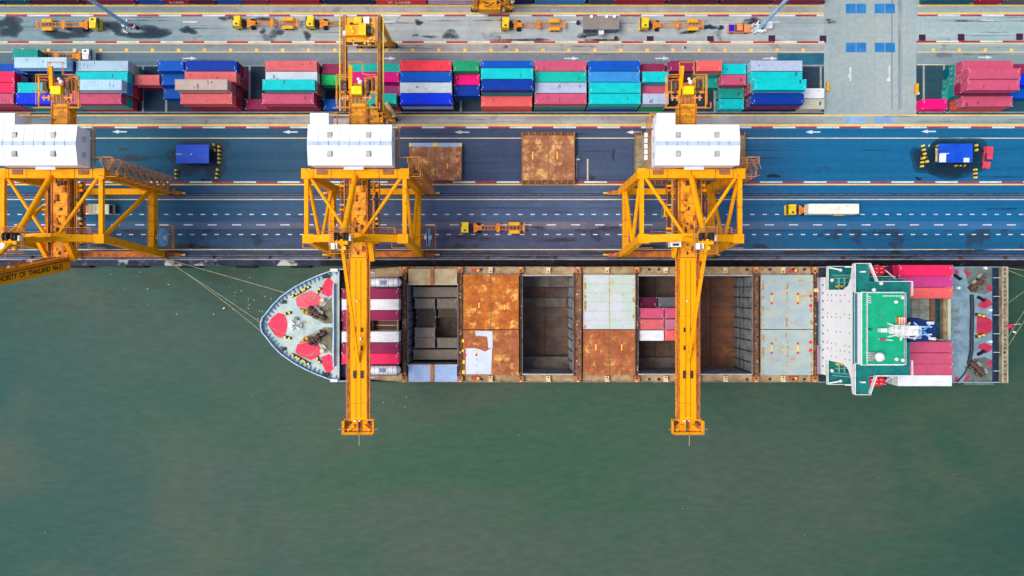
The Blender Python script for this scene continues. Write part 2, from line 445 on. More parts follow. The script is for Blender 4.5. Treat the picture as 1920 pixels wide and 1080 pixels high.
def wmix(f, x, y):
    mx = N.new("ShaderNodeMix"); mx.data_type = 'RGBA'; L.new(f, mx.inputs[0])
    for i, q in ((6, x), (7, y)):
        if isinstance(q, tuple): mx.inputs[i].default_value = q
        else: L.new(q, mx.inputs[i])
    return mx.outputs[2]
sp = N.new("ShaderNodeSeparateXYZ"); L.new(tc.outputs["Object"], sp.inputs[0])
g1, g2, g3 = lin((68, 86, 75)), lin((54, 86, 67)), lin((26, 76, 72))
cur = wmix(wr(wnoise(.013, (1, 1.6, 1), 5, 1.2), .4, .62), g1, g2)
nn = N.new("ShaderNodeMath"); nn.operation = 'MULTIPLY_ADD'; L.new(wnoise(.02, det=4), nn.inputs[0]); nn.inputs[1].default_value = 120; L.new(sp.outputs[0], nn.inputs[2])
cur = wmix(wr(nn.outputs[0], 20, -85), cur, g3)  # teal water on the left, with lens vignetting painted in as darker colour
cur = wmix(wr(nn.outputs[0], 110, 215), cur, lin((46, 76, 66)))
cur = wmix(wr(wnoise(.022, (1, 1.5, 1), 7, .8), .5, .72, 0, .5), cur, lin((82, 88, 74)))
y1 = wr(sp.outputs[1], -16, 2)                      # scum that the current holds against the quay
mu = N.new("ShaderNodeMath"); mu.operation = 'MULTIPLY'; L.new(y1, mu.inputs[0]); L.new(wr(wnoise(.13, (1, 2.0, 1), 9, .9), .5, .66, 0, .7), mu.inputs[1])
cur = wmix(mu.outputs[0], cur, lin((52, 66, 52)))
sc2 = N.new("ShaderNodeVectorMath"); sc2.operation = 'SCALE'; L.new(cur, sc2.inputs[0]); L.new(wr(wnoise(.55, (.6, 1.7, 1), 9), .3, .7, .9, 1.1), sc2.inputs["Scale"])
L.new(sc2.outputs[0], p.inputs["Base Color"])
p.inputs["Roughness"].default_value = .5; p.inputs["Specular IOR Level"].default_value = .12
bp = N.new("ShaderNodeBump"); bp.inputs["Strength"].default_value = .3; bp.inputs["Distance"].default_value = .5
L.new(wnoise(.35, (.6, 1.5, 1), 8, .6), bp.inputs["Height"]); L.new(bp.outputs[0], p.inputs["Normal"])
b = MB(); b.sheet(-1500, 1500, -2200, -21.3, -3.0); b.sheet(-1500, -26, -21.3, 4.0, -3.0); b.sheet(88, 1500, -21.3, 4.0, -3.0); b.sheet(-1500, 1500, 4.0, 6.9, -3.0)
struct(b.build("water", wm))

# painted markings ---------------------------------------------------
ym = MB(); yp = MB(); wl = MB()
Z1, Z2 = .006, .012
def hl(mb, y, wpx, x0, x1, z=Z1, m=0): mb.sheet(x0, x1, WY(y + wpx / 2), WY(y - wpx / 2), z, m)
LX0, LX1, RX0, RX1 = WX(-700), WX(1545), WX(1720), WX(2700)
for (a, bb) in ((LX0, LX1), (RX0, RX1)):
    hl(ym, 10.5, 3.0, a, bb); hl(ym, 25, 3.0, a, bb); hl(ym, 82, 1.8, a, bb); hl(ym, 97.5, 1.6, a, bb)
hl(ym, 216.5, 2.6, LX0, RX1); hl(ym, 234.6, 3.6, LX0, RX1); hl(ym, 346, 2.6, LX0, RX1)
hl(yp, 259, 1.8, LX0, RX1); hl(yp, 374, 1.8, LX0, RX1, .010); hl(yp, 468, 1.8, LX0, RX1, .010)
x = 42.0
while x < 1920:
    if x < 1540 or x > 1740: ym.sheet(WX(x - 3), WX(x + 3), WY(97), WY(91), Z2)
    x += 48.8 if x < 1540 else 48.8
ya = MB()
ya.sheet(WX(1720), WX(1772), WY(122), WY(120.5), Z1)
struct(ym.build("road_lines_yellow", YLINE)); struct(yp.build("road_lines_pale", YLINEP)); struct(ya.build("slot_line_yellow", YLINEP))
x = -700.0
while x < 2620:
    wl.sheet(WX(x), WX(x + 8.2), WY(402.9), WY(401.1), .010)
    wl.sheet(WX(x + 3), WX(x + 11.2), WY(440.6), WY(438.8), .010); x += 22.9
x = -700.0
while x < 2620:
    wl.sheet(WX(x), WX(x + 17), WY(422.6), WY(420.6), .014); x += 45.4
def arrow(x0, x1, y, d):
    a, bb = WX(x0), WX(x1); Y = WY(y); hw, hh = .16, .46; hd = 1.7
    if d > 0: wl.sheet(a, bb - hd, Y - hw, Y + hw, .011); wl.face([(bb - hd, Y - hh, .011), (bb, Y, .011), (bb - hd, Y + hh, .011)])
    else: wl.sheet(a + hd, bb, Y - hw, Y + hw, .011); wl.face([(a + hd, Y + hh, .011), (a, Y, .011), (a + hd, Y - hh, .011)])
for x0 in (342, 715, 1058, 1228, 1430): arrow(x0, x0 + 28, 109.5, 1)
arrow(1834, 1862, 107.5, 1); arrow(1835, 1863, 38.5, -1)
for (x0, y) in ((-30, 247), (210, 247), (530, 247.5), (852, 248), (1174, 248), (1510, 247.5), (1727, 246.5)): arrow(x0, x0 + 28, y, -1)
for x0 in (343, 713, 1056, 1436): wl.sheet(WX(x0), WX(x0 + 26), WY(42.4), WY(39.8), .011)
for xx, y0, y1, d in ((1594.5, 126, 152, 1), (1667.5, 123, 152, 1)):
    X = WX(xx); wl.sheet(X - .2, X + .2, WY(y1), WY(y0), .011)
    yy = WY(142 if xx < 1600 else 150)
    wl.face([(X - .2, yy - .5, .011), (X - .2, yy + .7, .011), (X - .75, yy, .011)])
struct(wl.build("road_markings_white", WLINE))
gb = MB(); gb.sheet(LX0, RX1, WY(428.5), WY(415.5), .005); struct(gb.build("median_band", place_mat("median_worn", (108, 100, 116), (92, 90, 110), (120, 104, 108), bx=(-40, -100, (52, 92, 124), 26, 84, (50, 104, 150)), scale=.1)))
# red and white kerbs
def kerb(y, x0, x1, off, name="kerb"):
    b = MB(); x = x0 - ((x0 - off) % 82.2) ; h = .12
    while x < x1:
        for a, bb, mi in ((x, x + 40, 0), (x + 40, x + 82.2, 1)):
            a2, b2 = max(a, x0), min(bb, x1)
            if b2 > a2: b.box(WX(a2), WX(b2) - .01, WY(y + 1.5), WY(y - 1.5), 0, h, mi)
        x += 82.2
    struct(b.build(name, [KR, KW]))
kerb(29.3, -600, 1545, 258); kerb(29.0, 1720, 2600, 1718 - 82.2 + 82.2); kerb(79, -600, 1545, 97); kerb(78, 1718, 2600, 1715)
kerb(239, -600, 2600, 258.0); kerb(341.5, -600, 2600, 1549 - 82.2 * 18)
# painted parking boxes on the crossing, teal box, slot lines, tyre marks, rail tracks
pb = MB()
for (x0, y0) in ((1586, 7), (1640, 7), (1586, 80), (1640, 80)):
    pb.sheet(WX(x0), WX(x0 + 18.6), WY(y0 + 18), WY(y0), .006); pb.sheet(WX(x0 + 19.6), WX(x0 + 38), WY(y0 + 18), WY(y0), .006)
struct(pb.build("painted_boxes", PBLUE))
pb = MB()
for x0 in (1586, 1640):
    pb.sheet(WX(x0), WX(x0 + 17.5), WY(231), WY(218.5), .006); pb.sheet(WX(x0 + 19), WX(x0 + 36), WY(231), WY(218.5), .006)
struct(pb.build("painted_boxes_worn", PBLUEW))
pb = MB(); pb.sheet(WX(1458), WX(1545), WY(121), WY(100), .006); struct(pb.build("painted_box_teal", TEALP))
sl = MB()
for x0 in (266, 309.5, 466, 862, 1338, 1730, 1768): sl.sheet(WX(x0), WX(x0 + 4), WY(211), WY(122.8), .008)
for y in (123.5, 210.5): sl.sheet(WX(-300), WX(1544), WY(y + 1), WY(y - 1), .009)
sl.sheet(WX(1537), WX(1541), WY(166), WY(124.8), .008); sl.sheet(WX(1722), WX(2300), WY(211.5), WY(209.5), .008)
struct(sl.build("slot_lines", M("slot_line", (150, 160, 158), (124, 136, 140), rough=.8, scale=.5)))
ty = MB()
for x0, wd in ((1671, 2.6), (1684, 5.0), (1700, 1.2), (1690.5, 1.0)): ty.sheet(WX(x0), WX(x0 + wd), WY(205), WY(-200), .004)
struct(ty.build("tyre_marks", M("tyre_mark", (108, 124, 132), (132, 146, 150), (150, 164, 166), rough=.8, scale=.12, stretch=(1, .15, 1), thr=(.4, .6), thr2=(.52, .62))))
rl = MB()
for y in (364.5, 478.5):
    rl.sheet(-900, 900, WY(y + 2.2), WY(y - 2.2), .006, 1); rl.box(-900, 900, WY(y) - .07, WY(y) + .07, .007, .06, 0)
for y in (369, 482.5): rl.sheet(-900, 900, WY(y + .8), WY(y - .8), .008, 2)
struct(rl.build("road_rail_tracks", [STEEL, M("rail_groove", (34, 40, 58), (28, 32, 46), rough=.8, scale=.4), M("rail_slab", (110, 116, 132), (96, 104, 122), rough=.8, scale=.3)]))
# dark wet patches and stains with their own outlines
def blob(mb, cx, cy, rx, ry, z, seed, m=0):
    r = random.Random(seed); pts = []
    n = 22; ph = [r.uniform(0, 6.28) for _ in range(4)]
    for i in range(n):
        t = 2 * pi * i / n
        k = 1 + .22 * sin(2 * t + ph[0]) + .16 * sin(3 * t + ph[1]) + .1 * sin(5 * t + ph[2]) + r.uniform(-.05, .05)
        pts.append((WX(cx + rx * k * cos(t)), WY(cy - ry * k * sin(t)), z))
    mb.face(pts, m)
def soft(name, col, th, am=.42):
    m = bpy.data.materials.new(name); m.use_nodes = True; nt = m.node_tree; N = nt.nodes; L = nt.links; p = N["Principled BSDF"]
    p.inputs["Base Color"].default_value = lin(col); p.inputs["Roughness"].default_value = .5; p.inputs["Specular IOR Level"].default_value = .3
    tc = N.new("ShaderNodeTexCoord"); n = N.new("ShaderNodeTexNoise"); n.inputs["Scale"].default_value = .45; n.inputs["Detail"].default_value = 7; n.inputs["Roughness"].default_value = .65
    L.new(tc.outputs["Object"], n.inputs["Vector"]); r = N.new("ShaderNodeMapRange"); r.inputs[1].default_value = th; r.inputs[2].default_value = th + .25; r.inputs[4].default_value = am
    L.new(n.outputs["Fac"], r.inputs[0]); L.new(r.outputs[0], p.inputs["Alpha"]); return m
wb = MB(); k = 0
for (cx, cy, rx, ry) in ((216, 51, 13, 12), (290, 60, 22, 12), (150, 58, 26, 6), (20, 58, 20, 12), (353, 57, 13, 7), (1330, 51, 13, 5), (1352, 52, 6, 4),
                         (250, 297, 17, 7), (1722, 335, 6, 3), (232, 280, 9, 3), (385, 338, 9, 3), (1450, 330, 10, 4), (364, 290, 48, 27), (395, 300, 30, 26), (1790, 292, 52, 30), (1745, 296, 30, 28), (1800, 306, 44, 26), (15, 42, 24, 10), (120, 66, 40, 6), (270, 66, 36, 7)):
    for q in range(4): blob(wb, cx, cy, rx * (1.15 - .2 * q), ry * (1.15 - .2 * q), .0045 + .00006 * (k * 4 + q), 40 + k, 0)
    k += 1
struct(wb.build("puddles", soft("puddle_blue", (22, 56, 78), .22)))
wb = MB(); k = 0
for (cx, cy, rx, ry) in ((424, 34, 12, 5), (517, 62, 12, 8), (495, 36, 18, 4), (494, 58, 6, 5), (576, 66, 7, 8), (845, 65, 17, 7), (807, 69, 12, 3), (985, 75, 36, 3.5), (1130, 76, 24, 4),
                         (785, 42, 6, 6), (779, 66, 5, 3), (1558, 40, 10, 4), (1410, 40, 14, 8), (947, 88, 5, 3), (1150, 290, 3, 10), (860, 462, 14, 4), (890, 461, 8, 3),
                         (340, 462, 28, 7), (385, 464, 20, 5), (1425, 462, 12, 5), (1395, 477, 40, 4), (1110, 333, 7, 5), (665, 465, 30, 4), (1800, 470, 60, 3), (760, 480, 60, 4), (900, 476, 40, 3), (1000, 481, 50, 4), (1120, 475, 30, 4), (450, 481, 50, 4), (1500, 474, 50, 4), (1650, 481, 60, 4), (1220, 463, 20, 4), (360, 461, 24, 5), (690, 300, 10, 4), (1290, 60, 14, 4), (1100, 66, 20, 4), (880, 445, 40, 4), (1050, 450, 30, 4), (1140, 428, 24, 4), (1010, 427, 16, 3)):
    for q in range(4): blob(wb, cx, cy, rx * (1.15 - .2 * q), ry * (1.15 - .2 * q), .0076 + .00003 * (k * 4 + q), 90 + k, 0)
    k += 1
struct(wb.build("stains_ground", soft("stain_grey", (60, 66, 78), .34)))
rs = random.Random(77); wb = MB()
for k in range(150):
    lane = rs.choice((250, 280, 300, 320, 333, 385, 393, 411, 434, 446, 455, 462, 473, 45, 55, 62, 36, 90, 108, 222, 228)); cy = lane + rs.uniform(-6, 6); cx = rs.uniform(-100, 2000)
    if lane in (250,) : cy = 251
    if 1535 < cx < 1730 and lane < 215: continue
    L_ = rs.uniform(25, 110); h_ = rs.uniform(.5, 1.4); z = .0128 + k * .00003; n_ = 10
    if lane < 240: L_ = min(L_, 60)
    pts = [(cx - L_ + 2 * L_ * i / n_, cy - h_ * sin(pi * i / n_) + rs.uniform(-.2, .2)) for i in range(n_ + 1)] + [(cx + L_ - 2 * L_ * i / n_, cy + h_ * sin(pi * i / n_) + rs.uniform(-.2, .2)) for i in range(1, n_)]
    wb.face([(WX(x), WY(y), z) for x, y in reversed(pts)], 0)
struct(wb.build("tyre_marks", soft("tyre_streak", (34, 40, 54), .35, .5)))
# square drain covers
dc0 = None
spots = [(1219, 74), (1332, 74), (1447, 72.5), (1543, 73), (1729, 71), (1802, 70), (1911.5, 69)]
names = ["second from the left of the crossing block", "", ""]
for i, (x0, y0) in enumerate(spots):
    if dc0 is None:
        b = MB(); b.box(-.72, .72, -.72, .72, 0, .05, 0); b.box(-.82, .82, -.82, -.722, 0, .07, 1); b.box(-.82, .82, .722, .82, 0, .07, 1)
        b.box(-.82, -.722, -.72, .72, 0, .07, 1); b.box(.722, .82, -.72, .72, 0, .07, 1)
        for j in range(-3, 4): b.box(-.7, .7, j * .2 - .03, j * .2 + .03, .05, .07, 1)
        o = dc0 = b.build("drain_cover", [M("drain_dark", (56, 26, 58), (44, 28, 60), rough=.8), M("drain_frame", (72, 36, 62), rough=.8)])
    else:
        o = dc0.copy(); sc.collection.objects.link(o)
    o.location = (WX(x0), WY(y0), .002)
    wh = ["first", "second", "third", "fourth"][i] + " from left on the main truck lane" if i < 4 else ["first", "second", "third"][i - 4] + " to the right of the crossing road"
    tag(o, "dark square drain cover, " + wh, "drain cover", "drain covers along the truck lane")

# ------------------------------------------------------------------ containers
PAL = {
 'rose red': (196, 84, 116), 'brick red': (190, 62, 74), 'maroon': (142, 40, 82), 'coral': (228, 98, 98), 'salmon': (210, 102, 106),
 'hot pink': (240, 14, 122), 'pink red': (236, 44, 96), 'deep pink': (206, 20, 122), 'magenta': (196, 62, 134), 'bright red': (232, 60, 76), 'purple': (154, 60, 120),
 'teal': (16, 182, 166), 'cyan': (6, 196, 200), 'sea green': (22, 150, 140), 'green': (22, 152, 108), 'bright green': (24, 186, 96),
 'blue': (0, 84, 184), 'royal blue': (0, 52, 226), 'navy': (2, 56, 156), 'light blue': (52, 140, 208), 'sky grey': (166, 194, 214),
 'lavender grey': (172, 186, 212), 'white': (224, 228, 232), 'light grey': (194, 208, 216), 'ice blue': (176, 210, 232), 'tan grey': (186, 168, 160),
 'mauve': (184, 112, 138), 'dark grey': (96, 98, 108), 'orange red': (216, 84, 62), 'dusty brown': (134, 124, 114), 'dark brown': (92, 80, 74), 'beige': (188, 186, 168),
 'dark maroon': (96, 26, 60), 'crimson': (170, 26, 62), 'deep navy': (10, 34, 92), 'slate': (60, 84, 106), 'pale pink': (196, 178, 206), 'cream': (234, 232, 218),
 'dark teal': (14, 96, 116)}
def cont_mat(cn):
    c = PAL[cn]
    dk = tuple(int(v * .93) for v in c)
    lt = tuple(int(v * .72 + 22) for v in c)
    return M("container_" + cn.replace(" ", "_"), c, dk, lt, rough=.6, spec=.14, scale=.45, thr=(.46, .68), thr2=(.6, .74), fine=.07, stretch=(1, 1.6, 1), fscale=3)
CH = 2.59
MESHC = {}
CASTM = M("casting_pale", (206, 212, 216), (170, 170, 170), rough=.6)
GASK = M("door_gasket", (60, 60, 66), rough=.7)
def container_meshes(cn, Ln):
    key = (cn, Ln)
    if key in MESHC: return MESHC[key]
    m = cont_mat(cn); W = 2.438; hx, hy = Ln / 2, W / 2
    b = MB()
    # bottom and top side rails, corner posts
    for s in (-1, 1):
        b.box(-hx + .16, hx - .16, s * (hy - .08), s * hy, .02, .18, 0); b.box(-hx + .16, hx - .16, s * (hy - .06), s * hy, CH - .1, CH - .02, 0)
        for t in (-1, 1):
            b.box(t * hx, t * (hx - .16), s * hy, s * (hy - .16), .13, CH - .13, 0)
            for z0 in (0, CH - .13): b.box(t * (hx + .004), t * (hx - .18), s * (hy + .004), s * (hy - .17), z0, z0 + .13, 1)
    for t in (-1, 1): b.box(t * hx, t * (hx - .12), -hy + .16, hy - .16, CH - .14, CH - .02, 0)
    for t in (-1, 1): b.box(t * hx, t * (hx - .12), -hy + .16, hy - .16, .03, .2, 0)
    # corrugated long sides
    n = int((Ln - .32) / .56); st = (Ln - .32) / n
    for s in (-1, 1):
        pts = []
        for i in range(n):
            x = -hx + .16 + i * st
            pts += [(x, hy - .03), (x + st * .32, hy - .03), (x + st * .5, hy - .075), (x + st * .82, hy - .075)]
        pts.append((hx - .16, hy - .03))
        for (xa, ya), (xb, yb) in zip(pts, pts[1:]):
            q = [(xa, s * ya, .18), (xb, s * yb, .18), (xb, s * yb, CH - .1), (xa, s * ya, CH - .1)]
            b.face(q if s < 0 else q[::-1], 0)
    # ribbed roof
    nr = int((Ln - .4) / .8); sr = (Ln - .4) / nr
    b.sheet(-hx + .12, hx - .12, -hy + .02, hy - .02, CH - .055, 0)
    for i in range(nr): 
        x = -hx + .2 + i * sr
        b.box(x + .08, x + sr - .12, -hy + .14, hy - .14, CH - .054, CH - .03, 0)
    for t in (-1, 1):        # lifting guides seen as pale dashes on the roof
        b.box(t * (hx - .42), t * (hx - .50), .25, .85, CH - .03, CH - .012, 1)
    b.box(-hx + .1, hx - .1, -hy + .1, hy - .1, .1, .12, 0)
    # blank front end (-x), corrugated
    b.face([(-hx + .04, -hy + .16, .2), (-hx + .04, -hy + .16, CH - .14), (-hx + .04, hy - .16, CH - .14), (-hx + .04, hy - .16, .2)], 0)
    for i in range(5): b.box(-hx + .01, -hx + .038, -.95 + i * .42, -.95 + i * .42 + .2, .2, CH - .15, 0)
    me = b.build("container_body", [m, CASTM]).data
    d = MB()
    for s in (-1, 1):
        d.box(hx - .06, hx - .02, s * .02, s * (hy - .165), .205, CH - .145, 0)
        for k in (.3, .72): d.cyl((hx - .005, s * k, .16), (hx - .005, s * k, CH - .1), .022, 6, 1)
        d.box(hx - .02, hx + .01, s * .3, s * .75, 1.0, 1.06, 1)
    d.box(hx - .06, hx - .03, -.02, .02, .205, CH - .145, 2)
    md = d.build("container_door", [m, CASTM, GASK]).data
    for o in [o for o in sc.objects if o.data in (me, md)]: bpy.data.objects.remove(o)
    MESHC[key] = (me, md)
    return me, md
NC = [0]
def container(x0, yc, z0, cn, Ln, label, group, name="shipping_container", flip=None, tilt=0.0):
    me, md = container_meshes(cn, Ln)
    o = bpy.data.objects.new(name, me); sc.collection.objects.link(o)
    if flip is None: flip = rnd.random() < .5
    o.location = (x0 + Ln / 2, yc + rnd.uniform(-.03, .03), z0)
    o.rotation_euler = (0, 0, (pi if flip else 0) + rnd.uniform(-.0012, .0012) + tilt)
    d = bpy.data.objects.new("door", md); sc.collection.objects.link(d); d.parent = o
    tag(o, label, "shipping container", group)
    NC[0] += 1
    return o
LL, LS = 12.192, 6.058
ROWY = {'A': 52.5, 'B': 49.92, 'C': 47.34, 'D': 44.74}
ROWN = {'A': 'row beside the truck lane', 'B': 'third row from quay road', 'C': 'second row from quay road', 'D': 'row beside the quay road'}
ORD = ["", "first", "second", "third", "fourth", "fifth", "sixth", "seventh", "eighth", "ninth", "tenth", "eleventh", "twelfth", "thirteenth", "fourteenth", "fifteenth", "sixteenth", "seventeenth", "eighteenth"]
LOWPAL = ['maroon', 'brick red', 'navy', 'teal', 'blue', 'rose red', 'sea green', 'dark grey', 'orange red', 'light grey']
STACKS = [  # bay, row, x0, length, colours top -> bottom ('?' = drawn at random)
 (1, 'A', -126.6, LL, 'blue,navy,?'), (1, 'B', -127.9, LL, 'pink red,?,?,?'), (1, 'C', -127.9, LL, 'pink red,maroon,?,?'), (1, 'D', -128.1, LL, 'rose red,maroon,brick red,maroon'),
 (2, 'A', -114.2, LL, 'ice blue,sea green,navy,teal,?'), (2, 'B', -115.2, LL, 'maroon,?'), (2, 'C', -115.1, LS, 'cyan,teal,navy,?'), (2, 'D', -115.5, LL, 'royal blue,dark teal,sea green,sea green'),
 (3, 'C', -108.9, LS, 'light grey,maroon'),
 (4, 'A', -101.4, LL, 'sky grey,green,tan grey,sea green'), (4, 'B', -101.6, LL, 'cyan,teal,maroon,?'), (4, 'C', -101.6, LL, 'ice blue,cyan,light blue,brick red,maroon'), (4, 'D', -103.0, LL, 'rose red,cyan,teal,brick red'),
 (5, 'B', -89.3, LS, 'salmon,brick red,maroon'),
 (6, 'A', -82.5, LS, 'blue,blue,?,?'), (6, 'B', -82.8, LS, 'blue,navy,?'), (6, 'C', -83.6, LS, 'blue,navy'),
 (7, 'A', -76.2, LL, 'navy,maroon,maroon,?'), (7, 'B', -76.2, LL, 'salmon,brick red,maroon,?'), (7, 'C', -77.3, LL, 'tan grey,maroon,rose red,maroon,?'), (7, 'D', -77.2, LL, 'salmon,brick red,crimson,maroon'),
 (8, 'D', -64.8, LS, 'maroon'),
 (9, 'A', -57.5, LL, 'salmon,brick red,maroon,?'), (9, 'B', -57.4, LL, 'light grey,?,maroon,?'), (9, 'C', -57.3, LL, 'cyan,teal,brick red,maroon,teal'), (9, 'D', -58.2, LL, 'rose red,maroon,crimson,maroon'),
 (10, 'A', -44.9, LS, 'maroon,?,?'), (10, 'B', -45.1, LS, 'bright green,green,?'), (10, 'D', -45.8, LS, 'blue'),
 (11, 'A', -38.5, LL, 'teal,navy,?'), (11, 'B', -38.3, LL, 'deep pink,crimson,?,?'), (12, 'C', -32.3, LS, 'purple,maroon,?'), (12, 'D', -32.9, LS, 'teal,sea green,maroon,brick red'),
 (11, 'D', -39.0, LS, 'teal,navy'),
 (13, 'A', -26.1, LL, 'bright red,?,?,?'), (13, 'B', -26.1, LL, 'blue,?,navy,?'), (13, 'C', -26.1, LL, 'light grey,?,?,?'), (13, 'D', -26.1, LL, 'royal blue,royal blue,lavender grey,deep navy'),
 (14, 'A', -13.66, LS, 'green,?,?,?'), (14, 'B', -13.66, LS, 'hot pink,crimson,?'), (14, 'C', -13.66, LS, 'navy,navy,dark teal'),
 (15, 'A', -7.2, LL, 'blue,?,?,?'), (15, 'B', -7.15, LL, 'cyan,?,?,?,?'), (15, 'C', -7.1, LL, 'navy,?,?,crimson,?'), (15, 'D', -7.3, LL, 'coral,orange red,orange red'),
 (16, 'A', 5.3, LL, 'rose red,?,?,?'), (16, 'B', 5.3, LL, 'teal,?,?,?'), (16, 'C', 5.3, LL, 'lavender grey,rose red,?,?'), (16, 'D', 5.35, LL, 'rose red,maroon,sea green,slate'),
 (17, 'A', 17.75, LL, 'blue,?,?,?'), (17, 'B', 17.75, LL, 'light blue,?,?,?'), (17, 'C', 17.95, LL, 'cyan,?,?,?'), (17, 'D', 17.95, LL, 'cyan,sea green,sea green,navy'),
]
STACKS2 = [
 (1, 'A', 30.3, LS, 'maroon,?,?'), (1, 'B', 30.4, LS, 'cyan,?,?,?'), (1, 'C', 30.5, LS, 'rose red,?,?'), (1, 'D', 30.5, LS, 'lavender grey,sea green,green,green'),
 (2, 'A', 36.6, LS, 'maroon,?,?,?'), (3, 'B', 43.3, LS, 'sea green,dark grey'),
 (3, 'A', 42.9, LS, 'coral,brick red,?,?'),
 (4, 'A', 49.4, LS, 'cyan,sea green,?'), (4, 'B', 49.4, LS, 'rose red,maroon,maroon'), (4, 'C', 49.45, LS, 'sea green,teal'), (4, 'D', 50.4, LS, 'cyan'),
 (5, 'A', 55.6, LL, 'lavender grey,light blue,slate,?'), (5, 'B', 55.6, LL, 'cyan,teal,slate,?'), (5, 'C', 55.5, LL, 'cyan,teal,brick red,maroon,?'), (5, 'D', 56.0, LL, 'navy,blue,maroon,deep navy'),
 (6, 'C', 68.9, LS, 'white,navy'), (6, 'D', 70.0, LS, 'beige'),
]
STACKS3 = [
 (1, 'D', 99.8, LS, 'hot pink'),
 (2, 'A', 104.7, LL, 'rose red,brick red,sea green,dark teal'), (2, 'B', 104.6, LL, 'rose red,maroon,rose red,sea green,sea green'), (2, 'C', 104.4, LL, 'rose red,maroon,maroon,sea green,teal'), (2, 'D', 106.3, LL, 'rose red,crimson,orange red'),
 (3, 'A', 117.2, LL, 'maroon,crimson,?'), (3, 'B', 117.1, LL, 'royal blue,?,?'), (3, 'C', 116.9, LL, 'blue,navy'),
]
def put_stacks(lst, phrase, group):
    for bay, row, x0, Ln, cols in lst:
        cs = cols.split(',')
        if len(cs) > 1:
            x0 = x0 * S(len(cs) * 2.6) / S(len(cs) * 2.6 - 2.6)
            del cs[1]
        n = len(cs)
        for i, cn in enumerate(reversed(cs)):
            if cn == '?': cn = rnd.choice(LOWPAL)
            tier = "on top" if i == n - 1 else ("at bottom" if i == 0 else ORD[n - i] + " from top")
            if n == 1: tier = "alone"
            lb = "%s %s container %s, %s, %s bay %s" % (cn, "long" if Ln > 8 else "short", tier, ROWN[row], ORD[bay if phrase != "left of crossing" else 7 - bay], phrase)
            lb = lb.replace("row beside the", "row by").replace("second row from quay road", "second quay row").replace("third row from quay road", "third quay row")
            o = container(x0 + rnd.uniform(-.04, .04), ROWY[row], i * CH + .003 * i + .02, cn, Ln, lb, group)
            if i == n - 1: smudge(o, Ln, int(x0 * 10) + ord(row), 4 if cn in ('sky grey', 'lavender grey', 'tan grey', 'light grey') else (2 if Ln > 8 else 1))
SMG = soft("roof_smudge", (70, 72, 76), .3, .6)
def smudge(o, Ln, seed, n):
    r_ = random.Random(seed); b = MB()
    for k in range(n):
        x = r_.uniform(-Ln * .4, Ln * .42); y = r_.uniform(-.8, .8); w_ = r_.uniform(.08, .3); h_ = r_.uniform(.15, .7)
        m_ = 7; b.face([(x + w_ * cos(2 * pi * i / m_) * r_.uniform(.6, 1.2), y + h_ * sin(2 * pi * i / m_) * r_.uniform(.6, 1.2), CH - .026 + k * .0004) for i in range(m_)], 0)
    b.build("roof_stain", SMG, o)
put_stacks(STACKS, "from left", "containers stacked in the yard left of the right quay crane")
put_stacks(STACKS2, "left of crossing", "containers stacked behind the right quay crane")
put_stacks(STACKS3, "past crossing", "containers stacked beyond the crossing road")
# far row cut by the picture's upper edge
TOPROW = [(10, LS, 'dark teal'), (61, LL, 'dark maroon'), (162, LL, 'maroon'), (262, LS, 'blue'), (310, LS, 'crimson'), (360, LS, 'dark maroon'), (409, LS, 'blue'),
          (458, LS, 'maroon'), (507, LL, 'crimson'), (609, LL, 'deep navy'), (706, LL, 'bright red'), (803, LL, 'pale pink'), (950, LS, 'deep navy'), (1003, LL, 'light blue'), (1104, LS, 'slate'),
          (1152, LL, 'crimson'), (1250, LL, 'dark maroon'), (1349, LL, 'dark maroon'), (1447, LL, 'maroon'), (-88, LL, 'navy'), (1727, LL, 'dark teal'), (1828, LS, 'crimson'), (1880, LL, 'dark grey')]
cnt = 0
for k, (px, Ln, cn) in enumerate(sorted(TOPROW)):
    nx = ORD[min(k, 18)] if 0 < k < 19 else "outermost"
    lb = "%s %s container in the far row at upper edge, %s from left" % (cn, "long" if Ln > 8 else "short", nx if 0 < k < 19 else ("first" if k == 0 else ["nineteenth", "twentieth", "twenty-first", "twenty-second"][k - 19]))
    if cn == 'bright red': lb = "bright red long container with white lettering in the far row at upper edge"
    if px == 310: lb = "crimson short container with white lettering in the far row at upper edge"
    o = container(WX(px, 1.3), 71.05, .55, cn, Ln, lb, "containers in the far row", flip=False)
    if cn == 'bright red' or px == 310:
        t = text_mesh("K LINE" if px != 310 else "K LINE", 1.5 if px != 310 else 1.3, "lettering", WHITE, o, Matrix.Translation((-3.2 if px != 310 else -1.9, -1.235, 1.0)) @ Matrix.Rotation(radians(90), 4, 'X'), sx=1.25 if px != 310 else .9)
# plinths the far row stands on
b = MB()
for px in range(-90, 1545, 49): b.box(WX(px) - .35, WX(px) + .35, 69.75, 70.15, 0, .5, 0)
b.box(WX(-90), WX(1545), 70.16, 72.2, 0, .5, 1)
struct(b.build("ground_plinths", [M("plinth_pale", (168, 164, 160), rough=.8), SLOT]))

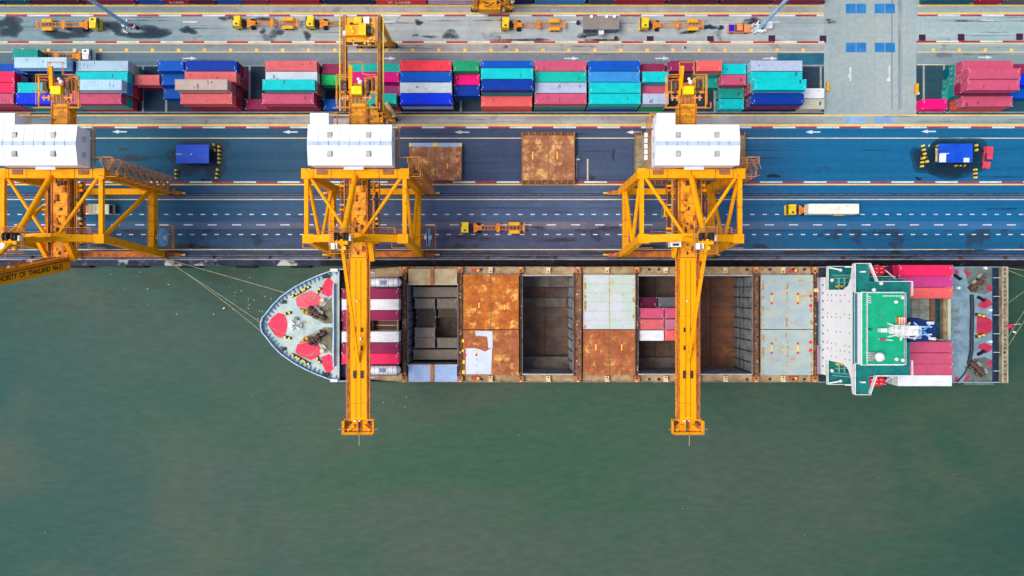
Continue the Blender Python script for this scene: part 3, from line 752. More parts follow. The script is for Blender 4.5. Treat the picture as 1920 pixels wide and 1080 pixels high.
# ------------------------------------------------------------------ ship-to-shore gantry cranes
YO = 15.5   # crane origin on the quay, between its rails
def quay_crane(root, raised=False):
    o3 = (0, YO, 0)
    def mb(): return MB(o3)
    P = lambda name, m, mats, parent=root: m.build(name, mats, parent)
    LX = 10.1; YL = WY(362); YWb = WY(478); YWt = WY(463); ZT = 31.0
    def yw(z): return YWb + (YWt - YWb) * max(0, (z - 3)) / 28.0
    # bogies with wheels
    for s in (-1, 1):
        for Y in (YL - .1, YWb):
            b = mb(); x0, x1 = s * 7.2, s * 13.2
            b.box(x0, x1, Y - .42, Y + .42, .55, 1.25, 0)
            b.yprism([(s * 8.4, 1.252), (s * 12.2, 1.252), (s * 10.8, 2.1), (s * 9.6, 2.1)] if s > 0 else [(s * 9.6, 2.1), (s * 10.8, 2.1), (s * 12.2, 1.252), (s * 8.4, 1.252)], Y - .5, Y + .5, 0)
            b.box(s * 13.25, s * 13.9, Y - .2, Y + .2, .6, 1.0, 1)
            b.cyl((s * 13.9, Y, .8), (s * 14.35, Y, .8), .28, 8, 2)
            bo = P("bogie", b, [RUSTY_YEL, YEL, CREAM])
            for k in range(6):
                wm_ = mb(); x = s * (7.7 + k * 1.0); wm_.cyl((x, Y - .16, .45), (x, Y + .16, .45), .4, 10); P("wheel", wm_, DARK, bo)
    for Y, nm in ((YL - .1, 0), (YWb, 1)):
        b = mb(); b.box(-10.9, 10.9, Y - .7, Y + .7, 2.1, 3.9, 0)
        for k in range(-4, 5): b.box(k * 2.3 - .04, k * 2.3 + .04, Y - .74, Y + .74, 2.14, 3.94, 0)
        P("sill_beam", b, RUSTY_YEL if nm else YEL)
    # legs
    for s in (-1, 1):
        b = mb(); b.bar((s * LX, YL, 3.9), (s * LX, YL, ZT - 1.4), 1.5, 1.7)
        for z in (7.0, 12.5, 19, 25): b.bar((s * LX, YL, z), (s * LX, YL, z + .12), 1.62, 1.82, 1)
        P("leg", b, [YEL, RUSTY_YEL])
        b = mb(); b.bar((s * LX, YWb, 3.9), (s * LX, YWt, ZT - 1.2), 1.3, 1.5); P("leg", b, YEL)
        b = mb(); b.box(s * LX - .62, s * LX + .62, yw(8) + .75, YL - .86, 7.4, 9.4)
        for y in (12.0, 15.6, 19.4): b.box(s * LX - .68, s * LX + .68, y, y + .12, 7.34, 9.46, 1)
        b.rail([(s * LX - .5, yw(8) + 1, 9.4), (s * LX - .5, YL - 1.2, 9.4)], 1.0, .05, 2)
        P("portal_beam", b, [YEL, RUSTY_YEL, RAILM])
        b = mb(); b.box(s * LX - .42, s * LX + .42, YWt + .1, YL - .7, ZT - .9, ZT); P("tie_beam", b, YEL)
        b = mb(); b.cyl((s * LX, YL - .8, ZT - 1.6), (s * LX, yw(19) + .6, 19), .42, 10); P("leg_brace", b, YEL)
        b = mb(); b.cyl((s * LX, YL - .9, 9.6), (s * LX, yw(19) + .7, 18.7), .42, 10); P("leg_brace", b, YEL)
        b = mb(); b.cyl((s * (LX - .8), YL - .7, ZT - .45), (s * 1.2, YWt + .6, ZT - .2), .36, 10); P("brace", b, YEL)
    b = mb(); b.box(-LX - .8, LX + .8, YL - .85, YL + .95, ZT - 1.5, ZT + .25, 0)
    b.box(-LX - .95, -LX + .9, YL - 1.0, YL + 1.1, ZT - 1.9, ZT + .35, 0); b.box(LX - .9, LX + .95, YL - 1.0, YL + 1.1, ZT - 1.9, ZT + .35, 0)
    b.box(-7.9, -5.7, YL - .2, YL + .85, ZT + .252, ZT + .4, 1); b.box(5.7, 7.9, YL - .2, YL + .85, ZT + .252, ZT + .4, 1)
    for x in (-8.6, -4.9, 0, 4.9, 8.6): b.box(x - .06, x + .06, YL - .9, YL + 1.0, ZT - 1.55, ZT + .3, 2)
    P("cross_beam", b, [YEL, GRATE, RUSTY_YEL])
    b = mb()
    for s in (-1, 1):
        b.bar((s * (LX + .7), YWt, ZT - .6), (s * (LX - 1.5), YWt, ZT - .5), 1.9, 1.5, 0)
        b.bar((s * (LX - 1.2), YWt, ZT - .5), (s * 1.4, YWt + .1, ZT + 2.3), 1.5, 1.3, 0)
    b.box(-1.8, 1.8, YWt - .8, YWt + .9, ZT + 1.5, ZT + 3.0, 0)
    for s in (-1, 1): b.box(s * 8.4, s * 8.55, YWt - .98, YWt + .98, ZT - 1.3, ZT + .3, 1)
    P("cross_beam", b, [YEL, RUSTY_YEL])
    # A-frame mast over the water-side beam
    YA, ZA = 8.7, 43.2
    b = mb()
    for s in (-1, 1):
        b.bar((s * 2.2, YWt, ZT + 1.7), (s * .9, YA, ZA), .8, .9, 0)
    b.box(-1.2, 1.2, YA - .5, YA + .5, ZA - .4, ZA + .5, 0)
    P("mast", b, YEL)
    b = mb(); b.cyl((0, YL - .6, ZT + .2), (0, YA + .6, ZA - .9), .6, 14, 0); P("backstay", b, YEL)
    b = mb(); b.grate(-2.3, 2.0, YA - 2.2, YA + 2.9, ZA - .79, 0)
    b.rail([(-2.3, YA - 2.2, ZA - .8), (2.0, YA - 2.2, ZA - .8), (2.0, YA + 2.9, ZA - .8), (-2.3, YA + 2.9, ZA - .8)], 1.1, .05, 1, True)
    b.bar((-1.7, YA - 2.2, ZA - .8), (-1.7, YA - 3.3, ZA - .6), .07, .07, 1)
    P("mast_platform", b, [GRATE, RAILM])
    for k, x in enumerate((-1.35, -.75, .35, .9)):
        b = mb(); b.cyl((x, YA + .95, ZA + .2), (x + .34, YA + .95, ZA + .2), .85, 14); P("sheave", b, DARK)
    for q in ((-2.0, -1.3, YA - 1.4, YA - .2, .4, 0), (1.35, 1.75, YA + .2, YA + 1.2, .5, 0), (-.9, -.7, YA - 1.3, YA - .3, .9, 0), (.1, .7, YA - 1.5, YA - .8, 0, 1)):
        b = mb(); b.box(q[0], q[1], q[2], q[3], ZA - .78, ZA + q[4], q[5]); P("mast_cabinet", b, [WHITE, CABY])
    # main girder, from hinge to landside end
    GT, GB = 28.0, 25.7; YH = 6.3
    b = mb(); b.box(-1.95, 1.95, YH + .1, 38.6, GB, GT, 0); b.box(-2.05, 2.05, YH + .1, 38.6, GB - .14, GB - .002, 0)
    for s in (-1, 1): b.box(s * 1.55, s * 1.8, YH + .2, 38.5, GT + .002, GT + .16, 1)
    for k in range(13): b.box(-1.5, 1.5, 8 + k * 2.4, 8.1 + k * 2.4, GT + .002, GT + .05, 1)
    P("girder", b, [YELG, RUSTY_YEL])
    b = mb()
    for s in (-1, 1):
        b = mb(); b.grate(s * 1.97, s * 3.0, YH + .3, 23, GT - 1.1, 0)
        b.rail([(s * 3.0, YH + .3, GT - 1.1), (s * 3.0, 23, GT - 1.1)], 1.0, .05, 1)
        P("walkway", b, [GRATE, RAILM])
    # cable chains, drive boxes and lamps cluttering the girder
    r2 = random.Random(5)
    b = mb()
    for s in (-1, 1):
        b.box(s * 3.25, s * 3.75, 9, 22.4, GT - 2.0, GT - 1.5, 2)
        for k in range(13):
            y = 9.3 + k
            if r2.random() < .35: continue
            b.box(s * 3.1, s * (3.9 + r2.random() * .4), y, y + .3 + r2.random() * .4, GT - 1.45, GT - 1.0 + r2.random() * .5, (0, 1, 1, 2, 3)[r2.randrange(5)])
    for s in (-1, 1):
        b.box(s * 3.05, s * 3.2, YH + 1, 23.2, GT - .9, GT - .6, 1); b.box(s * 4.0, s * 4.2, 9, 22.8, GT - 2.0, GT - 1.6, 3); b.box(s * 2.2, s * 2.35, YH + .5, 23, GT - .6, GT - .4, 2)
        for k in range(11): b.box(s * 3.0, s * 4.2, 9.6 + k * 1.2, 9.75 + k * 1.2, GT - 1.75, GT - 1.55, 3)
    for k in range(30):
        y = 7 + r2.random() * 15; x = r2.uniform(-1.4, 1.4); b.box(x, x + .2 + r2.random() * .5, y, y + .3 + r2.random() * .9, GT + .003, GT + .2 + r2.random() * .3, (1, 3, 2, 3)[r2.randrange(4)])
    P("cable_chain", b, [M("box_pale", (196, 190, 170), rough=.6), YEL, M("box_brown", (74, 56, 48), rough=.7), RUSTY_YEL])
    # operator's cabin and trolley hanging below
    b = mb(); b.box(-3.9, -2.2, 15.4, 17.6, 20.5, 23.0, 0); b.box(-3.75, -2.35, 15.32, 15.39, 20.9, 22.4, 1); b.box(-3.98, -3.91, 15.7, 17.3, 21.2, 22.5, 1)
    b.box(-3.7, -2.4, 15.7, 17.3, 23.002, 23.2, 2); b.box(-3.0, -2.6, 16.1, 16.8, 23.2, GB - .15, 0)
    P("operator_cabin", b, [CABY, GLASS, RUSTY_YEL])
    # machinery house
    hx0, hx1, hy0, hy1, hz0, hz1 = -8.2, 8.2, 24.6, 32.2, 31.4, 36.0
    b = mb(); b.box(hx0, hx1, hy0, hy1, hz0, hz1, 0)
    for k in range(15): b.box(hx0 + .5 + k * 1.05, hx0 + .6 + k * 1.05, hy0 - .03, hy1 + .03, hz0 + .1, hz1 - .2, 0)
    for s in (hx0, hx1):
        for k in range(2): b.box(s - .04, s + .04, 26.2 + k * 3.2, 27.4 + k * 3.2, 33, 34.4, 1)
    b.box(-1.9, 2.1, hy0 - .62, hy0 - .01, 33.0, 33.15, 0)
    for s in (-1, 1): b.box(s * 6.2, s * 7.6, hy0, hy1, ZT + .3, hz0 - .002, 2)
    b.box(-7.9, -4.4, hy1 + .01, hy1 + 2.5, hz0, hz1 - .3, 0)
    house = P("machinery_house", b, [HOUSE, HOUSEB, YEL])
    b = mb(); ym_ = (hy0 + hy1) / 2 + .2
    b.xprism([(hy0 - .25, hz1 + .002), (hy1 + .25, hz1 + .002), (hy1 + .25, hz1 + .12), (ym_ + .45, hz1 + .75), (ym_ - .45, hz1 + .75), (hy0 - .25, hz1 + .12)], hx0 - .15, hx1 + .15, 0)
    b.box(hx0 - .1, hx1 + .1, ym_ - .43, ym_ + .43, hz1 + .752, hz1 + .80, 1)
    for k in range(1, 8): b.box(hx0 + k * 2.05 - .04, hx0 + k * 2.05 + .04, ym_ - .45, ym_ + .45, hz1 + .802, hz1 + .86, 2)
    b.box(-8.0, -4.3, hy1 + .1, hy1 + 2.6, hz1 - .298, hz1 - .12, 0)
    for k in range(1, 8):
        x = hx0 + k * 2.05
        for (ya_, yb_, za_, zb_) in ((hy0 - .2, ym_ - .5, hz1 + .13, hz1 + .765), (ym_ + .5, hy1 + .2, hz1 + .765, hz1 + .13)):
            b.bar((x, ya_, za_), (x, yb_, zb_), .06, .05, 1)
    P("roof", b, [HOUSE, HOUSEB, VENTG], house)
    for x in (-3.9, 3.75):
        for y in (26.6, 30.3):
            b = mb(); zt = hz1 + .35 + (.28 if y < 28 else .2)
            b.box(x - .48, x + .48, y - .55, y + .55, hz1 + .1, zt + .12, 0); b.box(x - .4, x + .4, y - .48, y + .48, zt + .122, zt + .2, 1)
            P("roof_vent", b, [VENTG, M("vent_pale", (190, 194, 180), (160, 166, 160), rough=.6)], house)
    # walkway round the house
    b = mb()
    b.grate(8.22, 9.2, hy0 + .2, hy1 + .6, hz0 - .2, 0)
    b.rail([(8.9, hy1 + .6, hz0 - .2), (9.2, hy1 + .6, hz0 - .2), (9.2, 26.6, hz0 - .2), (12.3, 26.6, hz0 - .2)], 1.1, .07, 1)
    P("walkway", b, [GRATE, RAILM]); b = mb()
    b.grate(-9.3, -8.22, hy0 + .2, hy1 + 3.3, hz0 - .2, 0); b.grate(-8.21, 4.0, hy1 + 2.65, hy1 + 3.3, hz0 - .2, 0)
    b.rail([(-8.7, hy1 + .5, hz0 + .1), (-8.7, hy1 + 3.3, hz0 + .1), (-3.4, hy1 + 3.3, hz0 + .1), (-3.4, hy1 + .6, hz0 + .1), (5.2, hy1 + .6, hz0 - .6)], 1.1, .07, 1)
    P("walkway", b, [GRATE, RAILM])
    # stair tower on the right land-side leg
    for k in range(9):
        z = 4.0 + k * 3.25; x0, x1, y0, y1 = 10.95, 13.4, 22.9, 26.6
        b = mb()
        b.grate(x0, x1, y0, y0 + 1.1, z + .08, 0); b.grate(x0, x1, y1 - 1.1, y1, z + 1.70, 0)
        b.bar((x0 + .55, y0 + 1.1, z), (x0 + .55, y1 - 1.1, z + 1.62), .5, .1, 0); b.bar((x1 - .55, y1 - 1.1, z + 1.66), (x1 - .55, y0 + 1.1, z + 3.25), .5, .1, 0)
        b.rail([(x0, y0, z + .05), (x1, y0, z + .05), (x1, y0 + 1.1, z + .05)], 1.05, .07, 1); b.rail([(x1, y1 - 1.1, z + 1.7), (x1, y1, z + 1.7), (x0, y1, z + 1.7), (x0, y1 - 1.1, z + 1.7)], 1.05, .07, 1)
        b.bar((x0 + .12, y0 + 1.1, z + 1.0), (x0 + .12, y1 - 1.1, z + 2.6), .09, .09, 1); b.bar((x1 - .06, y1 - 1.1, z + 2.7), (x1 - .06, y0 + 1.1, z + 4.25), .09, .09, 1)
        for xx in (x0, x1):
            for yy in (y0, y1): b.bar((xx, yy, z), (xx, yy, z + 3.25), .1, .1, 1)
        P("stair_flight", b, [GRATE, RAILM])
    # cable reel on the water-side leg
    b = mb(); xr, yr, zr = 12.3, 11.9, 8.6
    b.cyl((xr - .08, yr, zr), (xr + .04, yr, zr), 2.15, 28, 0); b.cyl((xr + .36, yr, zr), (xr + .5, yr, zr), 2.15, 28, 0); b.cyl((xr - .7, yr, zr), (xr + .9, yr, zr), .55, 14, 1)
    b.cyl((xr + .04, yr, zr), (xr + .36, yr, zr), 1.7, 24, 2)
    reel = P("cable_reel", b, [REELB, WHITE, DARK])
    b = mb(); b.grate(10.8, 14.0, yr - 2.7, yr + 2.9, 5.8, 0); b.box(10.9, xr - .75, yr - .5, yr + .5, zr - .5, zr + .5, 1)
    b.rail([(10.9, yr - 2.7, 5.8), (14.0, yr - 2.7, 5.8), (14.0, yr + 2.9, 5.8), (10.9, yr + 2.9, 5.8)], 1.1, .06, 2)
    P("reel_platform", b, [GRATE, RUSTY_YEL, RAILM])
    # walkways along the water-side beam
    b = mb()
    b.grate(1.6, 9.4, YWt + .85, YWt + 2.2, ZT - .4, 0); b.rail([(3.0, YWt + 2.2, ZT - .4), (8.2, YWt + 2.2, ZT - .4), (8.2, YWt + .9, ZT - .4)], 1.1, .06, 1)
    P("walkway", b, [GRATE, RAILM]); b = mb(); b.grate(-8.2, -2.4, YWt + .85, YWt + 1.9, ZT - .4, 0)
    P("walkway", b, [GRATE, RAILM]); b = mb()
    b.rail([(-10.9, YWt - 1.0, ZT - 1.4), (-10.9, YWt - 1.9, ZT - 1.4), (-7.8, YWt - 1.9, ZT - 1.4)], 1.1, .05, 1)
    P("railing", b, [GRATE, RAILM]); b = mb()
    b.rail([(7.4, YWt - .9, ZT - 1.4), (7.4, YWt - 1.9, ZT - 1.4), (10.9, YWt - 1.9, ZT - 1.4)], 1.1, .05, 1)
    P("railing", b, [GRATE, RAILM])
    # boom hinge post right of the boom
    b = mb(); b.bar((2.95, YWt - .5, ZT - .5), (2.95, YH - .4, GT - .2), 1.0, 1.1); P("hinge_post", b, YEL); b = mb(); b.bar((-2.95, YWt - .5, ZT - .5), (-2.95, YH + .3, GT - .2), .8, .9); P("hinge_post", b, YEL)
    # landside end: winch deck
    zb = 28.0
    b = mb(); b.box(-4.6, 3.9, 37.7, 37.95, zb - .3, zb, 0); b.box(-4.6, -4.4, 37.96, 44.4, zb - .3, zb, 0); b.box(3.7, 3.9, 37.96, 44.4, zb - .3, zb, 0)
    for x in (-1.9, 1.2): b.box(x, x + .5, 38.7, 44.0, zb - .4, zb - .02, 0)
    for x0, x1 in ((-4.2, -1.9), (1.7, 3.5)):
        b.box(x0, x1, 40.8, 41.3, zb - .35, zb - .05, 0); b.box(x0, x1, 44.1, 44.3, zb - .3, zb, 0)
    b.box(-1.7, 1.3, 38.7, 40.1, zb - .1, zb + .1, 1)
    for k in range(4): b.box(-1.4 + k * .8, -1.3 + k * .8, 38.7, 40.1, zb + .1, zb + .2, 0)
    b.rail([(-5.1, 37.5, zb), (4.6, 37.5, zb), (4.6, 38.6, zb)], 1.1, .08, 2)
    b.rail([(-4.4, 38.2, zb), (-4.4, 44.4, zb), (-1.9, 44.4, zb), (-1.9, 47.0, zb), (1.1, 47.0, zb), (1.1, 44.4, zb), (3.8, 44.4, zb), (3.8, 38.2, zb)], 1.1, .075, 2)
    b.rail([(-3.6, 40, zb), (-3.6, 43.3, zb), (-2.3, 43.3, zb)], 1.1, .06, 2); b.rail([(1.5, 43.6, zb), (3.0, 43.6, zb), (3.0, 41.0, zb)], 1.1, .06, 2); b.box(-3.9, -2.0, 41.5, 43.8, zb - .6, zb - .4, 3); b.box(1.7, 3.4, 41.5, 43.8, zb - .6, zb - .4, 3)
    P("winch_deck", b, [YELG, GRATE, RAILM, WINCH])
    b = mb(); b.box(-1.15, .95, 40.2, 41.9, zb - .1, zb + 1.5, 0); P("winch_cabinet", b, M("bright_yellow", (252, 222, 10), (240, 206, 10), rough=.5))
    b = mb(); b.bar((-1.6, 41.6, zb + .3), (-1.35, 46.2, zb + 1.0), .75, .5, 0); b.bar((-1.0, 42.3, zb + .2), (.9, 42.7, zb + .2), 1.0, .6, 1); P("equaliser_beam", b, [YEL, RUSTY_YEL])
    for x in (-2.7, 2.0):
        b = mb(); b.cyl((x - .25, 42.3, zb), (x + .35, 42.3, zb), .95, 14, 0); b.bar((x, 43.6, zb), (x + .1, 40.8, zb + .1), .5, .5, 0); P("rope_drum", b, WINCH)
        b = mb(); b.box(x - .7, x - .35, 39.2, 40.3, zb - .2, zb + .3, 0); b.box(x + .3, x + .65, 39.2, 40.3, zb - .2, zb + .3, 0); b.box(x - .9, x + .9, 39.6, 39.9, zb + .302, zb + .45, 0); P("rail_clamp", b, PEACH)
    b = mb(); b.ball((.15, 43.6, zb + .6), .35, 0); b.ball((.5, 43.0, zb + .5), .5, 0, sz=.7); P("lamp", b, WHITE)
    return house
def boom_part(root):
    """boom with its origin at the hinge, reaching along local -y"""
    Lb = 33.9
    b = MB(); b.box(-1.95, 1.95, -Lb, 0, -2.3, 0, 0); b.box(-2.05, 2.05, -Lb, 0, -2.44, -2.302, 0); b.box(-1.75, 1.75, -Lb + 8, -.2, .002, .03, 0)
    for s in (-1, 1): b.box(s * 1.72, s * 1.93, -Lb + .1, -.1, .032, .15, 1)
    boom = b.build("boom", [YEL2, RUSTY_YEL], root)
    for s in (-1, 1):
        b = MB(); b.box(s * 1.97, s * 2.4, -Lb, -.2, -.35, -.28, 0)
        for k in range(int(Lb / 1.1)): b.box(s * 1.96, s * 2.55, -Lb + .6 + k * 1.1, -Lb + .75 + k * 1.1, -.5, -.352, 2)
        b.rail([(s * 2.4, -Lb, -.28), (s * 2.4, -.2, -.28)], .9, .04, 1, step=3)
        b.build("walkway", [RUSTY_YEL, RAILM, WINCH], boom)
    b = MB()
    for s in (-.75, .75):
        for y in (-24.2,): b.box(s - .28, s + .28, y - 1.0, y + .6, .152, .4, 0)
        for y in (-15.0, -18.8): b.box(s - .15, s + .15, y - .5, y + .4, .152, .35, 0)
    for k in range(1, 6): b.box(-1.5, 1.5, -6.1 * k, -6.1 * k + .04, .031, .045, 2)
    b.box(-.4, -.1, -9.2, -8.9, .152, .4, 1); b.box(.4, .7, -17.2, -16.6, .152, .5, 1)
    b.build("stay_lug", [DARK, WHITE, RUSTY_YEL], boom)
    for x in (-.5, .5):
        b = MB(); b.cyl((x, -Lb + .5, .3), (x, -.5, .3), .035, 5, 0); b.build("hoist_rope", DARK, boom)
    b = MB()
    b.box(-3.2, 3.2, -Lb - 2.9, -Lb - .05, -1.3, -1.1, 0)
    b.box(-3.2, 3.2, -Lb - 2.95, -Lb - 2.6, -1.098, .1, 0); b.box(-3.25, -2.9, -Lb - 2.59, -Lb - .2, -1.098, .1, 0); b.box(2.9, 3.25, -Lb - 2.59, -Lb - .2, -1.098, .1, 0)
    b.rail([(-3.2, -Lb - .1, 0.1), (-3.2, -Lb - 2.9, .1), (3.2, -Lb - 2.9, .1), (3.2, -Lb - .1, .1)], 1.0, .07, 1)
    b.cyl((-4.2, -Lb - 1.9, .4), (4.2, -Lb - 1.9, .4), .05, 6, 3); b.cyl((.25, -Lb - 2.9, .4), (.25, -Lb - 5.3, .4), .06, 6, 3)
    for s in (-1, 1):
        b.bar((s * 1.0, -Lb - 1.3, -.6), (s * 2.4, -Lb - 2.3, -.4), .55, .5, 0); b.cyl((s * 2.1, -Lb - .9, -.9), (s * 2.1, -Lb - .6, -.7), .42, 10, 2); b.cyl((s * 2.45, -Lb - 1.2, -1.0), (s * 2.65, -Lb - 1.0, -.4), .35, 8, 2)
    b.box(-.12, .12, -Lb - 2.5, -Lb - .3, -1.0, .0, 2); b.box(-1.0, -.5, -Lb - .32, -Lb - .06, -.6, .3, 4); b.box(.1, .4, -Lb - .32, -Lb - .06, -.6, .3, 4)
    b.build("tip_platform", [YEL, RAILM, WINCH, M("aerial", (196, 178, 130), rough=.6), WHITE], boom)
    return boom
def stay(root, p, q, x):
    b = MB(); b.bar((x, p[0] - YO, p[1]), (x * 1.0, q[0] - YO, q[1]), .62, .5); return b.build("forestay", YEL, root)
c0 = empty("quay_crane", (WX(715.5), YO, 0))
tag(c0, "yellow quay crane in the middle left, its boom lowered over the ship's bow containers", "crane", "yellow quay cranes on the wharf")
quay_crane(c0)
c1 = copy_tree(c0)
c1.location = (WX(1239.5), YO, 0)
tag(c1, "yellow quay crane right of centre, its boom lowered over the ship's open holds", "crane", "yellow quay cranes on the wharf")
c2 = copy_tree(c0)
c2.location = (WX(241), YO, 0)
tag(c2, "yellow quay crane at the left edge with its lettered boom raised", "crane", "yellow quay cranes on the wharf")
bm = boom_part(c0); bm.location = (0, 6.3 - YO, 28.0)
bm1 = copy_tree(bm, c1); bm2 = copy_tree(bm, c2)
bm2.rotation_euler = (radians(-81), 0, 0)
for r in (c0, c1):
    stay(r, (8.5, 43.3), (-15.5, 28.2), 0)
for x in (0,): stay(c2, (8.5, 43.3), (6.3 - 23.8 * cos(radians(81)) + .2, 28 + 23.8 * sin(radians(81))), x)
txt = "PORT  AUTHORITY  OF  THAILAND  No.21"
mw = Matrix.Translation((1.962, -2.4, -1.4)) @ Matrix.Rotation(radians(90), 4, 'Z') @ Matrix.Rotation(radians(90), 4, 'X')
text_mesh(txt, 1.38, "lettering", BLACK, bm2, mw, .015, 1.02, .02, 'RIGHT')
# the left crane has one long diagonal in each side frame
for o in [o for o in sc.objects if o.parent == c2 and o.name.startswith("leg_brace")]: bpy.data.objects.remove(o)
for s_ in (-1, 1):
    b = MB((0, YO, 0)); b.cyl((s_ * 10.1, WY(362) - .8, 10.0), (s_ * 10.1, WY(463) + .6, 29.6), .5, 12); b.build("brace", YEL, c2)
# small differences of the right-hand crane: a white cab by its boom
b = MB((0, YO, 0)); b.box(-4.4, -2.15, 8.4, 10.0, 29.3, 31.6, 0); b.box(-3.9, -2.6, 8.62, 9.1, 31.602, 31.68, 1); b.box(-4.3, -2.3, 8.33, 8.39, 30.0, 31.2, 1)
b.build("checker_cabin", [WHITE, GLASS], c1)
b = MB((0, YO, 0)); 
for k in range(5): b.box(-9.7, -9.1, 26.2 + k * 1.15, 27.1 + k * 1.15, 31.1, 31.9, 0)
b.build("cabinet_row", WHITE, c1)

# ------------------------------------------------------------------ rubber tyred yard crane
def yard_crane(root):
    P = lambda name, m, mats, parent=root: m.build(name, mats, parent)
    hy, zg = 9.1, 19.2
    for s in (-1, 1):
        b = MB(); b.box(s * 3.45, s * 4.15, -hy - 2.2, hy + .9, zg - 1.3, zg, 0); b.box(s * 3.5, s * 3.62, -hy - 2, hy + .7, zg + .002, zg + .12, 1)
        P("girder", b, [M("rtg_brown", (170, 112, 56), (130, 88, 62), (196, 136, 40), rough=.7, scale=.6), YEL])
        b = MB(); b.grate(s * 4.25, s * 4.8, -hy - 2.2, hy + .9, zg - .8, 0); b.rail([(s * 4.8, -hy - 2.2, zg - .8), (s * 4.8, hy + .9, zg - .8)], 1.1, .11, 1)
        P("walkway", b, [GRATE, YMARK])
        for t in (-1, 1):
            b = MB(); b.bar((s * 3.8, t * hy, 2.2), (s * 3.8, t * hy, zg - 1.3), .9, .9, 0)
            b.bar((s * 3.8, t * hy, 5.0), (s * 1.2, t * hy, 2.0), .35, .35, 0); P("leg", b, CHY)
    for t in (-1, 1):
        b = MB(); b.box(-4.8, 4.8, t * hy - .45, t * hy + .45, 1.3, 2.3, 0); b.rail([(-4.8, t * hy + t * .4, 2.3), (4.8, t * hy + t * .4, 2.3)], 1.0, .05, 1)
        P("sill_beam", b, [M("rtg_sill", (196, 140, 22), (160, 112, 30), rough=.6, scale=.8), YMARK])
        for x in (-4.3, -1.6, 1.6, 4.3):
            b = MB(); b.cyl((x, t * hy - .42, .8), (x, t * hy + .42, .8), .8, 16, 0); b.cyl((x, t * hy - .44, .8), (x, t * hy + .44, .8), .35, 10, 1); P("wheel", b, [RUBBER, STEEL])
    b = MB(); b.box(-2.9, 2.2, -hy - 1.5, -hy + 1.6, 2.32, 5.0, 0); b.box(-2.2, 1.4, -hy - 1.2, -hy + 1.2, 5.002, 5.3, 0); b.cyl((1.6, -hy, 5), (1.6, -hy, 6.2), .25, 8, 1); b.ball((2.9, -hy - .9, 2.9), .55, 2)
    P("power_pack", b, [CHY, DARK, CREAM])
    b = MB(); r6 = random.Random(4)
    for k in range(26):
        x, y = r6.uniform(-4, 5.5), r6.uniform(-hy - 1.2, -hy + 1.6); a = r6.uniform(-.6, .6); z = 5.4 + r6.random()
        b.bar((x, y, z), (x + 1.6 * cos(a), y + 1.6 * sin(a), z + r6.uniform(-.3, .3)), .14, .14, r6.randrange(3))
    b.cyl((3.6, -hy + 2.2, 8.5), (5.2, -hy - .2, 6.0), .55, 12, 3)
    P("hose_rack", b, [CHY, DARK, RAILM, CREAM])
    # trolley parked at the far end
    y0 = hy - 5.2; b = MB(); b.box(-3.25, 3.25, y0, y0 + 5.3, zg + .13, zg + .4, 0); b.box(-3.2, -.3, y0 + 1.0, y0 + 3.3, zg + .4, zg + 1.7, 0); b.box(-.2, 1.3, y0 + .9, y0 + 3.5, zg + .4, zg + 2.2, 1)
    b.box(-1.4, .3, y0 + 3.5, y0 + 5.0, zg + .4, zg + 1.9, 2); b.box(-3.2, 3.2, y0 - .5, y0 - .01, zg - .4, zg + .1, 4); b.cyl((1.5, y0 + 2.2, zg + 1.0), (2.3, y0 + 2.2, zg + 1.0), 1.0, 16, 3); b.cyl((2.31, y0 + 2.2, zg + 1.0), (2.5, y0 + 2.2, zg + 1.0), .6, 12, 5)
    b.cyl((-3.9, y0 + 1.7, zg + .9), (-3.3, y0 + 1.7, zg + .9), .6, 12, 5); b.box(.6, 1.9, y0 + 3.7, y0 + 5.2, zg + .4, zg + 1.4, 5); b.bar((-2.2, y0 + 3.0, zg + 1.8), (-1.3, y0 + 1.5, zg + 1.9), .6, .3, 2)
    b.box(-1.9, -.9, y0 - .9, y0 - .51, zg + .0, zg + .3, 5); b.ball((1.8, y0 - .3, zg + .4), .5, 2, sz=.6)
    for k in range(22):
        x, y = r6.uniform(-3.1, 2.8), r6.choice((y0 - .45, y0 + .3, y0 + 3.6, y0 + 4.4)) + r6.uniform(-.2, .4); b.box(x, x + r6.uniform(.15, .6), y, y + r6.uniform(.1, .45), zg + .4, zg + .55 + r6.random() * .6, r6.choice((3, 3, 2, 5, 6, 0)))
    b.rail([(-3.2, y0 - 1.0, zg + .1), (3.2, y0 - 1.0, zg + .1), (3.2, y0 + 5.3, zg + .4)], 1.0, .07, 6)
    P("trolley", b, [CHY, CABY, M("trolley_lemon", (236, 204, 40), (214, 176, 30), rough=.6), DARK, DARK, WHITE, RAILM])
    b = MB(); b.box(-1.2, .8, y0 + .5, y0 + 2.8, zg - 4.6, zg - 2.0, 0); b.box(-1.1, .7, y0 + .42, y0 + .49, zg - 4.2, zg - 2.7, 1); b.box(-.4, 0, y0 + 1.4, y0 + 1.8, zg - 2, zg + .1, 0); P("operator_cabin", b, [WHITE, GLASS])
r0 = empty("yard_crane", (WX(707.5), WY(157), 0)); yard_crane(r0)
tag(r0, "yellow rubber tyred gantry crane straddling the container rows beside the middle left quay crane", "crane", "yard gantry cranes")
r1 = copy_tree(r0); r1.location = (WX(922), WY(20) + 9.1, 0)
tag(r1, "yellow rubber tyred gantry crane cut off by the upper edge of the picture", "crane", "yard gantry cranes")

